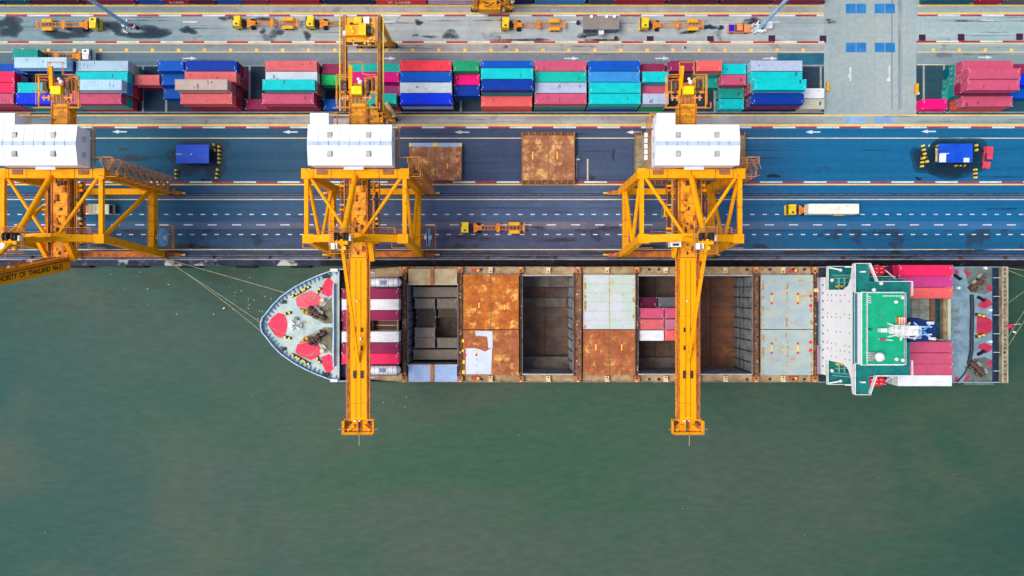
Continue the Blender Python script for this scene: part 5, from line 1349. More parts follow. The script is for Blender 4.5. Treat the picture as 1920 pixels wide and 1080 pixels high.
b = SB(); x, y = fc(412, 562, 10)
b.cyl((x, y, 9.9), (x, y, 13.5), .3, 10, 0); b.box(x - 1.6, x + 1.4, y - .5, y + .5, 9.95, 10.5, 0); b.ball((x, y, 13.4), .5, 0); b.bar((x - 1.2, y - 1.1, 10.4), (x + 1.3, y + 1.0, 11.4), .3, .3, 0); b.bar((x - 1.2, y + 1.1, 10.4), (x + 1.3, y - 1.0, 11.4), .3, .3, 0); b.box(x - .4, x + .5, y + 1.2, y + 1.9, 9.95, 10.7, 1)
SP("foremast", b, [WHITE, VENTG])
# slack mooring ropes lying over the painted patches
def deck_rope(pts, mir=False):
    q = [Vector(fc(x, (1124 - y) if mir else y, 10) + (9.99,)) for x, y in pts]; b = SB()
    for a_, c_ in zip(q, q[1:]): b.cyl(a_, c_, .06, 5, 0)
    SP("deck_rope", b, ROPE)
for mir in (False, True):
    deck_rope([(345, 315), (455, 330), (520, 318), (600, 345), (632, 372)], mir); deck_rope([(470, 300), (540, 330), (590, 372), (560, 420), (500, 455)], mir)
    deck_rope([(632, 372), (600, 420), (560, 436), (540, 470), (580, 500), (640, 505)], mir)
deck_rope([(180, 560), (250, 600), (330, 640)]); deck_rope([(180, 556), (240, 640), (300, 660)])
# break of the forecastle
b = SB(); b.box(XB - .12, XB + .1, YC - 9.7, YC + 9.7, 9.9, 11.0, 0); SP("breakwater", b, RIMB)
b = SB(); b.prism([(XB + .12, YC - 12.6), (-27.0, YC - HB + .02), (-27.0, YC + HB - .02), (XB + .12, YC + 12.6)], ZD - .6, ZD, 0); SP("fore_deck", b, BEIGE)
b = SB()
for k in range(9): b.box(XB + .3, WX(641, 7), YC - 9.4 + k * 2.32, YC - 9.25 + k * 2.32, ZD, ZD + 1.7, 0)
b.box(XB + .25, WX(640, 7), YC - 9.9, YC + 9.9, ZD + .01, ZD + .3, 1)
SP("fore_lashing_frame", b, [M("frame_slate", (66, 92, 112), (54, 76, 96), rough=.7), M("pit_slate", (40, 62, 84), (30, 44, 64), rough=.8)])
b = SB()
b.box(WX(640, 7) + .1, WX(655, 7), YC - 12.3, YC - 9.6, ZD, ZD + 1.2, 0); b.box(WX(640, 7) + .1, WX(655, 7), YC + 9.9, YC + 12.2, ZD, ZD + 1.2, 1)
SP("deck_locker", b, [M("locker_blue", (66, 110, 150), (50, 90, 130), rough=.6), M("locker_dark", (84, 80, 72), (64, 60, 56), rough=.8)])

# stations along the holds: (px0, px1)
def sx(px): return WX(px, 7)
HY0, HY1 = YC - 11.6, YC + 11.45            # hatch opening
HZ = 7.15                                    # coaming top
OPEN = [(765, 858, YC - 9.45, YC + 9.35, -4.5, HOLDF), (980, 1074, HY0, HY1, -7, HOLDF), (1197, 1302, HY0, HY1, -7, HOLDF), (1313, 1410, HY0, HY1, -7, HOLDR)]
bulk = [(753, 764.5), (858.5, 867), (973.5, 979.5), (1074.5, 1092.5), (1190.5, 1196.5), (1302.5, 1312.5), (1410.5, 1424), (1522, 1532)]
# side decks both sides from px 753 to 1532 and the deep side tanks below
for s, nm in ((1, 0), (-1, 1)):
    b = SB(); y0, y1 = (HY1, YC + HB) if s > 0 else (YC - HB, HY0)
    b.box(-27.0, sx(1534), y0 + (.0 if s > 0 else 0), y1, ZD - .5, ZD, 0)
    b.box(-27.0, sx(1534), (y1 - .14) if s > 0 else y0, y1 if s > 0 else (y0 + .14), ZD, ZD + .5, 1)
    SP("side_deck", b, [BEIGE, M("rail_strip", (176, 158, 134), (140, 100, 70), rough=.8, scale=.6)])
# wide side pads beside the first hold
for s in (1, -1):
    for (a, c) in ((766, 807), (814, 857)):
        b = SB()
        if s > 0: b.box(sx(a), sx(c), YC + 9.36, YC + HB - .5, ZD, HZ, 0)
        else: b.box(sx(a), sx(c), YC - HB + .2, YC - 9.46, ZD, HZ, 0)
        SP("side_pad", b, M("pad_cream", (196, 180, 140), (176, 156, 116), (190, 120, 60), rough=.8, scale=.5, thr2=(.6, .68)) if s > 0 else LBLUE)
    b = SB(); y0, y1 = (YC + 9.0, YC + HB - .1) if s > 0 else (YC - HB + .1, YC - 9.0)
    b.box(sx(807.3), sx(813.7), y0 + .36 if s > 0 else y0, y1 if s > 0 else y1 - .46, ZD, HZ + .35, 0); SP("side_frame", b, RUSTP)
for i, (a, c, y0, y1, zf, fm) in enumerate(OPEN):
    X0, X1 = sx(a), sx(c)
    b = SB()
    # four walls facing inwards, thick
    b.box(X0 - .12, X0, y0, y1, zf, HZ - .01, 0); b.box(X1, X1 + .12, y0, y1, zf, HZ - .01, 0)
    b.box(X0 - .12, X1 + .12, y0 - .14, y0, zf, HZ - .01, 0); b.box(X0 - .12, X1 + .12, y1, y1 + .14, zf, HZ - .01, 0)
    hw = SP("hold_wall", b, HOLDW)
    b = SB(); b.box(X0 - .1, X1 + .1, y0 - .1, y1 + .1, zf - .3, zf, 0)
    for k in range(1, 9):
        yy = y0 + (y1 - y0) * k / 9; b.box(X0 + .3, X1 - .3, yy - .04, yy + .04, zf, zf + .05, 1)
    b.box((X0 + X1) / 2 - .1, (X0 + X1) / 2 + .1, y0 + .2, y1 - .2, zf + .051, zf + .1, 1)
    if i == 1:
        b.box(X0 + .01, X1 - .01, y1 - 2.5, y1 - .01, zf + .01, zf + 3.5, 2); b.box(X0 + .01, X1 - .01, y0 + .01, y0 + 3.0, zf + .01, zf + 3.5, 2)
        b.box(X0 + .5, X1 - .5, y1 - 7.6, y1 - 5.4, zf + .1, zf + .5, 2)
    if i == 2: b.box(X0 + .01, X1 - .01, y0 + .01, y0 + 2.6, zf + .01, zf + 1.5, 2)
    SP("hold_floor", b, [fm, M("floor_seam", (70, 58, 54), rough=.9), M("hold_step", (112, 106, 102), (92, 84, 80), rough=.9, scale=.4)])
    b = SB()   # cell guides and stringers on the end walls
    for k in range(10):
        yy = y0 + (y1 - y0) * k / 9
        yy = min(max(yy, y0 + .12), y1 - .12)
        for X, s in ((X0, 1), (X1, -1)): b.box(X + s * .01, X + s * .28, yy - .09, yy + .09, zf + .1, HZ - .6, 0)
    for z in (zf + 3, zf + 6, zf + 9):
        if z < HZ - .5:
            for X, s in ((X0, 1), (X1, -1)): b.box(X + s * .01, X + s * .2, y0 + .3, y1 - .3, z, z + .12, 1)
    SP("cell_guides", b, [DARK, STEEL])
    b = SB()   # coaming lip
    b.box(X0 - .1, X1 + .1, y1 + .142, y1 + .34, ZD, HZ + .12, 0); b.box(X0 - .1, X1 + .1, y0 - .34, y0 - .142, ZD, HZ + .12, 0)
    SP("coaming", b, M("coaming_pale", (198, 196, 188), (170, 160, 146), rough=.7, scale=.6))
# deck inside the first hold's flanks is closed by the pads; close bulkheads
r3 = random.Random(11)
for i, (a, c) in enumerate(bulk):
    b = SB(); X0, X1 = sx(a) + .13, sx(c) - .13
    b.box(X0, X1, YC - HB + 1.4, YC + HB - 1.4, -4, HZ + .1, 0)
    b.box(X0 + .1, X0 + .24, YC - HB + 1.6, YC + HB - 1.6, HZ + .1, HZ + .45, 3); 
    if X1 - X0 > .9: b.box(X1 - .24, X1 - .1, YC - HB + 1.6, YC + HB - 1.6, HZ + .1, HZ + .45, 3)
    for k in range(34):
        yy = YC - HB + 2 + k * .72 + r3.uniform(-.15, .15); xx = r3.uniform(X0 + .1, max(X0 + .12, X1 - .4)); w_ = r3.uniform(.12, .4)
        b.box(xx, min(xx + w_, X1), yy, yy + r3.uniform(.15, .5), HZ + .101, HZ + r3.uniform(.2, .5), r3.choice((2, 3, 3, 1, 4, 3)))
    SP("transverse_bulkhead", b, [RUSTB, RUSTP, DARK, M("rust_dark", (84, 58, 50), rough=.9), M("grease_pale", (190, 176, 160), rough=.8)])
    for s in (-1, 1):
        b = SB(); xm = (X0 + X1) / 2; yb = YC + s * (HB - .75)
        b.box(xm - .7, xm + .7, yb - .65, yb + .65, ZD, HZ + .25, 0); b.cyl((xm, yb - s * .3, HZ + .25), (xm, yb - s * .3, HZ + .28), .22, 10, 1); b.box(xm - .3, xm + .2, yb + s * .35, yb + s * .6, HZ + .25, HZ + .45, 2)
        SP("lashing_pedestal", b, [RUSTP, DARK, CREAM])
for px in (920, 1028, 1138, 1248, 1360, 1468):
    for s in (-1, 1):
        b = SB(); xm = sx(px); yb = YC + s * (HB - .85)
        b.prism([(xm - .45, yb - .7), (xm + .45, yb - .7), (xm + .45, yb + .7), (xm - .45, yb + .7)], ZD, HZ + .15, 0); b.box(xm - .55, xm + .55, yb + s * .35, yb + s * .7, HZ + .152, HZ + .3, 0); b.cyl((xm, yb - s * .35, HZ + .15), (xm, yb - s * .35, HZ + .18), .2, 10, 1)
        SP("lashing_pedestal", b, [CREAM, DARK])
for px in (900, 1216, 1234, 1268, 1400, 1443, 1487, 1508):
    for s in (-1, 1):
        b = SB(); b.box(sx(px), sx(px) + .55, YC + s * (HB - .4), YC + s * (HB - .9), ZD, ZD + .35, 0); SP("deck_vent", b, DARK)
for px, s in ((893, 1), (893, -1), (1490, 1), (1490, -1)):
    b = SB(); x = sx(px); y = YC + s * (HB - .9); b.box(x - 1.2, x + 1.1, y - .45, y + .45, ZD, ZD + .3, 0); b.cyl((x + .4, y, ZD + .3), (x + .4, y, ZD + .5), .3, 10, 1); SP("hose_box", b, [M("box_red", (190, 74, 84), (160, 70, 76), rough=.7), YMARK])

# hatch covers --------------------------------------------------------
RCO = M("cover_rust_orange", (200, 118, 44), (168, 88, 38), (238, 180, 100), rough=.9, scale=.3, thr=(.4, .6), thr2=(.53, .66), fine=.22, bump=.2, fscale=1.6, detail=12)
RCB = M("cover_rust_brown", (172, 104, 64), (148, 84, 54), (220, 164, 88), rough=.9, scale=.3, thr2=(.55, .68), fine=.2, bump=.2, fscale=1.6, detail=12)
RCD = M("cover_rust_dark", (166, 112, 80), (144, 92, 68), (222, 176, 108), rough=.9, scale=.28, thr2=(.5, .68), fine=.2, bump=.2, fscale=1.6, detail=12)
CWG = M("cover_white_green", (180, 200, 190), (196, 202, 212), (190, 170, 112), rough=.75, scale=.16, thr=(.42, .56), thr2=(.6, .72), fine=.05)
CWB = M("cover_pale_blue", (148, 170, 180), (164, 178, 172), (176, 150, 100), rough=.75, scale=.3, thr2=(.56, .68), fine=.07, stretch=(1, 1.6, 1))
SEAM = M("cover_seam", (120, 84, 52), (150, 110, 60), rough=.9, scale=.8)
PATCHW = M("cover_white_patch", (206, 216, 226), (192, 206, 220), (200, 180, 150), rough=.7, scale=.5, thr2=(.68, .74), fine=.04)
soft_rust = soft("rust_bleed", (188, 146, 78), .38, .8)
PSEAM = M("pale_seam", (176, 180, 166), (196, 170, 110), (160, 120, 70), rough=.9, scale=.9, thr2=(.52, .62))
def hatch_cover(x0, x1, y0, y1, z0, mat, label, group, marks=(), h=.75, edge=None, seamc=SEAM, extra=None):
    pale = mat in (CWG, CWB)
    if pale: seamc = PSEAM
    cx, cy = (x0 + x1) / 2, (y0 + y1) / 2; r = empty("hatch_cover", (cx, cy, z0)); hx, hy = (x1 - x0) / 2, (y1 - y0) / 2
    b = MB(); b.box(-hx, hx, -hy, hy, 0, h, 0)
    b.box(-.1, .1, -hy + .05, hy - .05, h + .001, h + .05, 1)
    nn_ = int((y1 - y0) / 2.45)
    for k in range(1, nn_ + 1):
        yy = -hy + (y1 - y0) * k / (nn_ + 1); b.box(-hx + .1, hx - .1, yy - .04, yy + .04, h + .001, h + .028, 1)
    for sx_ in (-1, 1): b.box(sx_ * (hx + .002), sx_ * (hx - .22), -hy + .1, hy - .1, h + .001, h + .06, 1)
    for k in range(7):
        for s in (-1, 1):
            xx = s * (hx * .5); yy = -hy + .6 + k * (2 * hy - 1.2) / 6; b.cyl((xx, yy, h), (xx, yy, h + .07), .13, 6, 1)
    b.build("panel", [mat, seamc], r)
    if pale:
        b = MB(); r_ = random.Random(int(x0 * 7 + y0)); e = .002
        for k in range(26):      # rust bleeding from the seams and edges
            side = r_.choice((-1, -1, 0, 1)); yy = r_.uniform(-hy + .5, hy - .5); xx = side * (hx - .45) + (r_.uniform(-.25, .25) if side == 0 else 0)
            n_ = 7; rr = r_.uniform(.18, .5); b.face([(xx + rr * cos(t * 2 * pi / n_) * r_.uniform(.6, 1.2) * .7, yy + rr * 1.5 * sin(t * 2 * pi / n_) * r_.uniform(.6, 1.2), h + .064 + k * .0003) for t in range(n_)], 0)
        b.build("rust_stain", soft_rust, r)
    for (mx, my, ln, rot) in marks:
        b = MB()
        if rot: b.box(mx - .14, mx + .14, my - ln / 2, my + ln / 2, h + .062, h + .10, 0); b.cyl((mx, my - ln / 2 - .3, h + .062), (mx, my - ln / 2 - .3, h + .11), .3, 10, 1); b.cyl((mx, my + ln / 2 + .3, h + .062), (mx, my + ln / 2 + .3, h + .11), .3, 10, 1)
        b.build("lifting_mark", [YMARK, REDM], r)
    if extra: extra(r, hx, hy, h)
    tag(r, label, "hatch cover", group); return r
G1 = "hatch covers closed on the ship"; zc = HZ + .14; ys = 3.1; ym_ = -9.78; yn = -20.55
def dots(r, hx, hy, h, l=((.9, .1), (.9, -.3))):
    for (fx, fy) in l:
        b = MB(); b.cyl((fx * hx, fy * hy, h + .062), (fx * hx, fy * hy, h + .1), .42, 12, 0); b.build("lifting_mark", REDM, r)
def patches(r, hx, hy, h):
    b = MB(); cx, cy = r.location.x, r.location.y
    def R(a, c, d, e): b.sheet(sx(a) - cx, sx(c) - cx, WY(e, 7.9) - cy, WY(d, 7.9) - cy, h + .063, 0)
    b.face([(sx(p_[0]) - cx, WY(p_[1], 7.9) - cy, h + .063) for p_ in ((873.5, 701.5), (921, 701.5), (923, 652), (910, 659), (900, 655), (890, 652.5), (874, 653))], 0)
    b.face([(sx(p_[0]) - cx, WY(p_[1], 7.9) - cy, h + .064) for p_ in ((916, 653), (924, 652), (923.5, 621), (891, 620.5), (893, 629), (914, 631))], 0)
    b.build("paint_patch", PATCHW, r)
    b = MB(); 
    for (a, c, d, e, m) in ((867, 871, 636, 642, 0), (867, 870, 655, 660, 0), (868, 872, 675, 682, 0), (867, 872, 694, 701, 0), (870, 875, 644, 650, 1), (870, 875, 663, 668, 1)): b.box(sx(a) - cx, sx(c) - cx, WY(e, 7.9) - cy, WY(d, 7.9) - cy, h + .065, h + .14, m)
    b.build("lifting_mark", [YMARK, REDM], r)
hatch_cover(sx(868), sx(973), ym_ + .08, ys, zc, RCO, "bright orange rusty hatch cover between the first two open holds, nearer the quay", G1, ((-2.8, -.8, 1.2, 1), (3.2, -1.2, 1.2, 1)))
hatch_cover(sx(868), sx(973), yn, ym_ - .08, zc, RCB, "half repainted rusty hatch cover with a pale grey patch", G1, ((-3.4, .35, 1.3, 1),), extra=patches)
hatch_cover(sx(1093), sx(1190), ym_ + .08, ys, zc, CWG, "pale white and green hatch cover between second and third open holds", G1, ())
hatch_cover(sx(1093), sx(1190), yn, ym_ - .08, zc, RCB, "rusty brown hatch cover with two yellow marks, next to the pale green cover", G1, ((-3.2, 1.2, 1.5, 1), (2.9, 1.2, 1.5, 1)))
hatch_cover(sx(1424.5), sx(1521.5), ym_ + .08, ys, zc, CWB, "pale blue rust edged hatch cover before the bridge, nearer the quay", G1, ((-3.7, .8, 1.6, 1), (2.5, .8, 1.6, 1)), extra=lambda r, hx, hy, h: dots(r, hx, hy, h, ((.9, .22), (.9, -.13))))
hatch_cover(sx(1424.5), sx(1521.5), yn, ym_ - .08, zc, CWB, "pale blue rust edged hatch cover before the bridge, on the river side", G1, ((-3.7, 1.0, 1.6, 1), (2.5, 1.0, 1.6, 1)), extra=lambda r, hx, hy, h: dots(r, hx, hy, h, ((.9, .45), (.9, .1))))
G2 = "hatch covers laid on the quay road"
def on_quay(px0, px1, py0, py1, z0, mat, label, marks=(), ext=None):
    return hatch_cover(WX(px0, z0 + .8), WX(px1, z0 + .8), WY(py1, z0 + .8), WY(py0, z0 + .8), z0, mat, label, G2, marks, extra=ext)
def blocks(x0, x1, y0, y1, z, lb):
    for k, (x, y) in enumerate(((x0 + 1, y0 + 1), (x1 - 1, y0 + 1), (x0 + 1, y1 - 1), (x1 - 1, y1 - 1))):
        pass
def blue_band(r, hx, hy, h):
    b = MB(); b.box(-hx, hx, hy + .01, hy + .95, -.1, h - .05, 0); b.box(-hx, -hx + .6, hy + .02, hy + .9, h - .05, h + .05, 1); b.box(hx - .6, hx, hy + .02, hy + .9, h - .05, h + .05, 1); b.box(-.5, .5, hy + .02, hy + .9, h - .05, h + .05, 1); b.build("end_beam", [LBLUE, YMARK], r)
    dots(r, hx, hy, h, ((.84, .42), (.84, -.05)))
def legs_under(r, hx, hy, h):
    b = MB()
    for sx_ in (-1, 1):
        for sy in (-1, 0, 1): b.box(sx_ * (hx - .9) - .3, sx_ * (hx - .9) + .3, sy * (hy - .9) - .3, sy * (hy - .9) + .3, -r.location.z + .01, -.002, 0)
    b.build("support_feet", DARK, r)
def both(*fs):
    def f(r, hx, hy, h):
        for q in fs: q(r, hx, hy, h)
    return f
def end_ribs(r, hx, hy, h):
    b = MB()
    for s in (-1, 1):
        b.box(-hx, hx, s * (hy + .01), s * (hy + .9), -.3, h - .35, 0)
        for k in range(9): b.box(-hx + k * (2 * hx - .2) / 8, -hx + .2 + k * (2 * hx - .2) / 8, s * (hy + .02), s * (hy + .88), h - .35, h - .1, 1)
    b.build("end_beam", [M("end_rust", (120, 82, 54), (92, 64, 50), (190, 160, 110), rough=.9, scale=.8, thr2=(.6, .68)), RUSTP], r)
on_quay(767, 866, 275, 338, .9, RCD, "rusty hatch cover with a pale blue end on the quay, beside middle left crane", ((2.9, -.6, 1.4, 1),), both(blue_band, legs_under))
on_quay(978, 1078, 254, 338, .9, RCD, "large rust brown hatch cover lying alone on the quay road", ((-3.8, .6, 1.9, 1), (2.2, .6, 1.9, 1)), both(end_ribs, legs_under))
GREYC = M("cover_stained_grey", (150, 144, 118), (130, 104, 72), (150, 98, 60), rough=.85, scale=.3, fine=.1)
on_quay(1190, 1293, 254, 338, .9, GREYC, "stained grey hatch cover on the quay, left one under the right crane's white house", (), both(end_ribs, legs_under))
on_quay(1296, 1398, 254, 338, .9, GREYC, "stained grey hatch cover on the quay, right one under the right crane's white house", (), both(end_ribs, legs_under))

# containers on deck forward ------------------------------------------
GF = "containers on the ship's fore deck"; L45 = 13.15
fr_ = [(-1.36, 'maroon', 'rose red'), (-3.86, 'white', 'light grey'), (-6.34, 'maroon', 'maroon'), (-11.3, 'white', 'light grey'), (-13.86, 'maroon', 'rose red'), (-16.4, 'pink red', 'crimson')]
fl_ = ["nearest the quay", "", "", "", "", "nearest the river"]
desc = {-1.36: "maroon long container on the fore deck beside the upper white tanks", -3.86: "white long container on the fore deck, between two maroon ones on the quay side",
        -6.34: "maroon long container on the fore deck, just above the open rack", -11.3: "white long container on the fore deck, just below the open rack",
        -13.86: "maroon long container on the fore deck between the white and the pink red one", -16.4: "pink red long container on the fore deck nearest the river"}
FR = {-1.36: "beside the quay side tank", -3.86: "second from that tank", -6.34: "third from that tank", -11.3: "just below the open rack", -13.86: "second below the open rack", -16.4: "beside the river side tank"}
for y, cn, c2_ in fr_:
    container(WX(641.5, 11), y, ZD + CH + .02, cn if cn != 'maroon' else 'maroon', L45, desc[y], GF, flip=False)
    container(WX(641.5, 11), y, ZD + .01, c2_, L45, "%s lower container of the fore deck stack %s" % (c2_, FR[y]), GF, flip=False)
container(WX(641.5, 9), -8.85, ZD + .01, 'maroon', LS, "maroon short container on the fore deck in line with the open rack", GF)
# flat rack
b = MB(); b.box(-3.0, 3.0, -1.2, 1.2, 0, .5, 0); 
for k in range(14): b.box(-2.7 + k * .41, -2.55 + k * .41, -1.1, 1.1, .501, .7, 1)
b.box(-2.8, 2.8, -.12, .12, .702, .9, 2); b.box(2.8, 3.0, -1.2, 1.2, .5, 2.5, 2); b.box(-3.0, -2.8, -1.2, 1.2, .5, 2.5, 3)
for s in (-1, 1): b.box(-2.8, 2.8, s * 1.05, s * 1.2, .501, .9, 2)
o = b.build("flat_rack", [M("rack_brown", (96, 68, 72), (72, 52, 58), rough=.8), M("rack_slat", (130, 96, 92), rough=.8), M("rack_tan", (182, 158, 124), rough=.8), DARK]); o.location = (-29.8, -8.85, ZD + .01)
tag(o, "brown open flat rack between the white containers on the fore deck", "flat rack")
# tank containers
def tank(x, y, z, lb, seed):
    r = empty("tank_container", (x, y, z)); hx, hy = 3.35, 1.2
    b = MB(); b.cyl((-hx + .35, 0, 1.25), (hx - .5, 0, 1.25), 1.06, 22, 0); b.ball((-hx + .35, 0, 1.25), 1.05, 0); b.ball((hx - .5, 0, 1.25), 1.05, 0)
    r_ = random.Random(seed)
    for k in range(5): xx = -2.2 + k * 1.05; b.cyl((xx, 0, 1.25), (xx + .08, 0, 1.25), 1.09, 22, 1)
    b.box(-1.0, .6, -.5, .5, 2.3, 2.36, 1); b.cyl((-.2, 0, 2.3), (-.2, 0, 2.5), .3, 10, 1)
    b.build("tank", [WHITE, M("tank_grey", (120, 130, 170), rough=.5)], r)
    b = MB()
    for s in (-1, 1):
        for t_ in (-1, 1): b.box(s * hx, s * (hx - .14), t_ * hy, t_ * (hy - .14), 0, 2.55, 0)
        b.box(-hx + .14, hx - .14, s * hy, s * (hy - .12), 0, .14, 0); b.box(-hx + .14, hx - .14, s * hy, s * (hy - .1), 2.44, 2.55, 0)
        b.box(s * hx, s * (hx - .12), -hy + .14, hy - .14, 2.42, 2.55, 0); b.box(s * hx, s * (hx - .12), -hy + .14, hy - .14, 0, .14, 0)
    b.build("frame", M("tank_frame", (50, 60, 120), (40, 46, 100), rough=.6), r)
    tag(r, lb, "tank container", "white tank containers on the fore deck")
tank(-29.6, 1.25, ZD + CH, "white tank container on the fore deck nearest the quay", 1); tank(-29.8, -19.1, ZD + CH, "white tank container on the fore deck nearest the river", 2)
for y, nm in ((1.25, "upper"), (-19.1, "lower")): container(-32.8, y, ZD + .01, 'deep navy', LS, "navy short container under the white tank on the %s side" % ("quay" if nm == "upper" else "river"), GF)

# containers in the holds
GH = "containers down in the holds"
def hold_c(px, py, ztop, cn, Ln, lb, down=3):
    x = WX(px, ztop); y = WY(py, ztop)
    container(x, y, ztop - CH, cn, Ln, lb, GH)
L20 = 5.8
h1 = [(548, 'L', 2.5, 'dusty brown'), (569, 'S', 2.4, 'dusty brown', 'dusty brown'), (586, 'S', -.2, 'dark brown', 'dark brown'), (604, 'S', -.3, 'dark brown', None), (624, 'S', 2.3, 'dusty brown', None), (643, 'S', 2.3, 'dusty brown', 'dusty brown'), (665, 'L', 2.4, 'dusty brown')]
X0 = sx(765) + .4
for k, rw in enumerate(h1):
    ordn = ORD[k + 1]; z = rw[2]; y = [0.0, -3.05, -5.6, -8.1, -10.65, -13.2, -15.9][k] - .9 + .1 * k
    y = WY(rw[0], z)
    base = "in the first hold, %s row from the quay" % ordn
    if rw[1] == 'L':
        container(X0 + .2, y, z - CH, rw[3], 10.9, "long dusty brown container " + base, GH)
    else:
        if rw[3]: container(X0 + .6, y, z - CH, rw[3], 4.9, "%s container %s, bow side" % (rw[3], base), GH)
        if rw[4]: container(X0 + 6.0, y, z - CH - .3, rw[4], 4.9, "%s container %s, stern side" % (rw[4], base), GH)
b = SB(); b.box(X0 + .2, X0 + 11.2, YC - 9.2, YC + 9.1, -4.45, -2.95, 0); SP("hold_cargo_base", b, DUSTD)
Z3 = 6.0
for k, (py, cols) in enumerate(((567, ('dark maroon', 'dark grey')), (587.5, ('rose red', 'rose red')), (608.5, ('salmon', 'mauve')), (629, ('white', 'coral')))):
    z = Z3 - (2.0 if k == 0 else 0); nm = ORD[k + 1]
    if k == 0: xs = (WX(1199, z), WX(1234, z) )
    else: xs = (WX(1199, z), WX(1246.5, z))
    Ls = (4.2, 5.8) if k == 0 else (5.8, 5.8)
    for j in (0, 1):
        for t_ in range(2 if j == 0 else 1):
            cn = cols[j] if t_ == 0 else 'dark brown'
            container(xs[j], WY(py, z), z - CH * (t_ + 1), cn, Ls[j], "%s short container %s in third hold, %s row, %s side" % (cn, "on top" if t_ == 0 else "below", nm, "bow" if j == 0 else "boom"), GH)

# aft container stacks
GA = "containers stacked behind the bridge"
for y, cols, lb in ((3.95, ('pink red', 'maroon', 'maroon'), "nearest the quay"), (1.42, ('magenta', 'maroon', 'navy'), "second from the quay"), (-1.12, ('coral', 'maroon', 'brick red'), "third from the quay"),
                    (-13.4, ('rose red', 'maroon', 'navy'), "fourth from the river"), (-15.92, ('rose red', 'maroon', 'brick red'), "third from the river"), (-18.45, ('rose red', 'crimson', 'maroon'), "second from the river"), (-20.97, ('white', 'light grey', 'maroon'), "nearest the river")):
    for t_, cn in enumerate(reversed(cols)):
        container(87.5 if lb != "nearest the river" else 87.3, y, 7.62 + t_ * (CH + .003), cn, LL, "%s long container behind the bridge, row %s, %s tier" % (cn, lb, ("bottom", "middle", "top")[t_]), GA, flip=False)

# superstructure --------------------------------------------------------
def dots_front(b, X, rows, ys_, m=1):
    for z in rows:
        for y in ys_: b.box(X - .03, X + .01, y - .22, y + .22, z, z + .55, m)
XA = 73.0
b = SB(); b.box(sx(1533), XS - 1.4, YC - HB, YC + HB, ZD - .5, 7.6, 0); SP("aft_deck", b, AFTD)
b = SB(); b.box(sx(1533) - .0, XA + 1.4, YC - HB + .3, YC - 11.8, 7.602, 8.2, 0); SP("deck_locker", b, [DARK]); b = SB(); b.box(sx(1533), XA + 1.4, YC + 11.2, YC + HB - .3, 7.602, 8.2, 0); SP("deck_locker", b, [DARK])
b = SB(); b.box(XA, 86.5, -20.3, 2.5, 7.602, 10.5, 0)
r4 = random.Random(3)
for k in range(11): b.box(XA - .04, XA + .01, -18.5 + k * 1.9, -18.1 + k * 1.9, 8.7, 9.3, 1)
lv = SP("deckhouse_base", b, [SHIPW, GLASS])
b = SB(); b.box(XA, 84.9, -16.7, -.4, 10.502, 24.5, 0)
cols_ = [-1.6, -2.9, -5.8, -6.6, -9.8, -12.6, -13.9, -15.6]
for k, z in enumerate((11.4, 13.6, 15.9, 18.1, 20.4, 22.6)):
    for y in cols_:
        if r4.random() < .75: b.box(XA - .04, XA + .01, y - .16, y + .16, z, z + .36, 1)
for s, y in ((1, -.4), (-1, -16.7)):
    for k in range(5): b.box(75.2, 84, y - .03, y + .03, 12.0 + k * 2.6, 12.5 + k * 2.6, 1)
SP("accommodation_block", b, [SHIPW, M("port_glass", (96, 116, 140), rough=.2)])
b = SB()
for s, ya, yb_ in ((1, -.4, 5.1), (-1, -16.7, -22.4)):
    pts = [(ya, 19.5), (ya, 24.49), (yb_, 24.49), (yb_, 23.9), (ya + s * 2.6, 23.3), (ya + s * .9, 22.0)]
    if s < 0: pts = pts[::-1]
    b.xprism([(y, z) for y, z in pts], XA + .02, XA + .5, 0)
SP("wing_bracket", b, SHIPW)
b = SB(); b.box(XA - .1, 76.3, -22.6, 5.15, 24.502, 24.85, 0); b.box(76.31, 85.0, -18.6, 1.4, 24.502, 24.85, 0); SP("bridge_wing_deck", b, TEALD)
b = SB()
b.box(XA - .22, XA - .08, -22.6, -16.15, 24.5, 25.95, 0); b.box(XA - .08, 76.2, -22.72, -22.6, 24.5, 25.9, 0); b.bar((76.1, -22.5, 25.4), (77.4, -18.7, 25.4), .18, 1.1, 0)
SP("wing_bulwark", b, WHITE); b = SB()
b.box(XA - .22, XA - .08, -.85, 5.15, 24.5, 25.95, 0); b.box(XA - .08, 76.2, 5.15, 5.27, 24.5, 25.9, 0); b.bar((76.1, 5.1, 25.4), (77.6, 1.5, 25.4), .18, 1.1, 0)
SP("wing_bulwark", b, WHITE); b = SB()
b.rail([(77.5, 1.4, 24.86), (85, 1.4, 24.86), (85, -1.6, 24.86)], 1.05, .09, 0); SP("railing", b, WHITE); b = SB()
b.rail([(77.4, -18.6, 24.86), (85, -18.6, 24.86), (85, -15.4, 24.86)], 1.05, .09, 0); SP("railing", b, WHITE); b = SB()
b.box(74.2, 75.2, 3.3, 3.6, 24.86, 25.6, 0); SP("wing_console", b, WHITE); b = SB()
b.box(74.2, 75.2, -20.2, -19.9, 24.86, 25.6, 0); SP("wing_console", b, WHITE)
b = SB(); b.box(XA + .1, 82.0, -16.1, -.9, 24.852, 27.9, 0); wh_ = SP("wheelhouse", b, SHIPW)
b = SB(); b.box(XA + .03, XA + .09, -15.9, -1.1, 25.2, 26.35, 0)
SP("window", b, M("bridge_glass", (52, 116, 150), rough=.15, spec=.5, fine=.03), wh_)
b = SB(); b.box(XA + .0, 82.05, -16.2, -.8, 27.902, 28.1, 1); b.box(XA + .25, 82.0, -16.05, -.95, 28.102, 28.13, 0)
SP("roof", b, [GREEND, WHITE], wh_)
b = SB(); z = 28.13
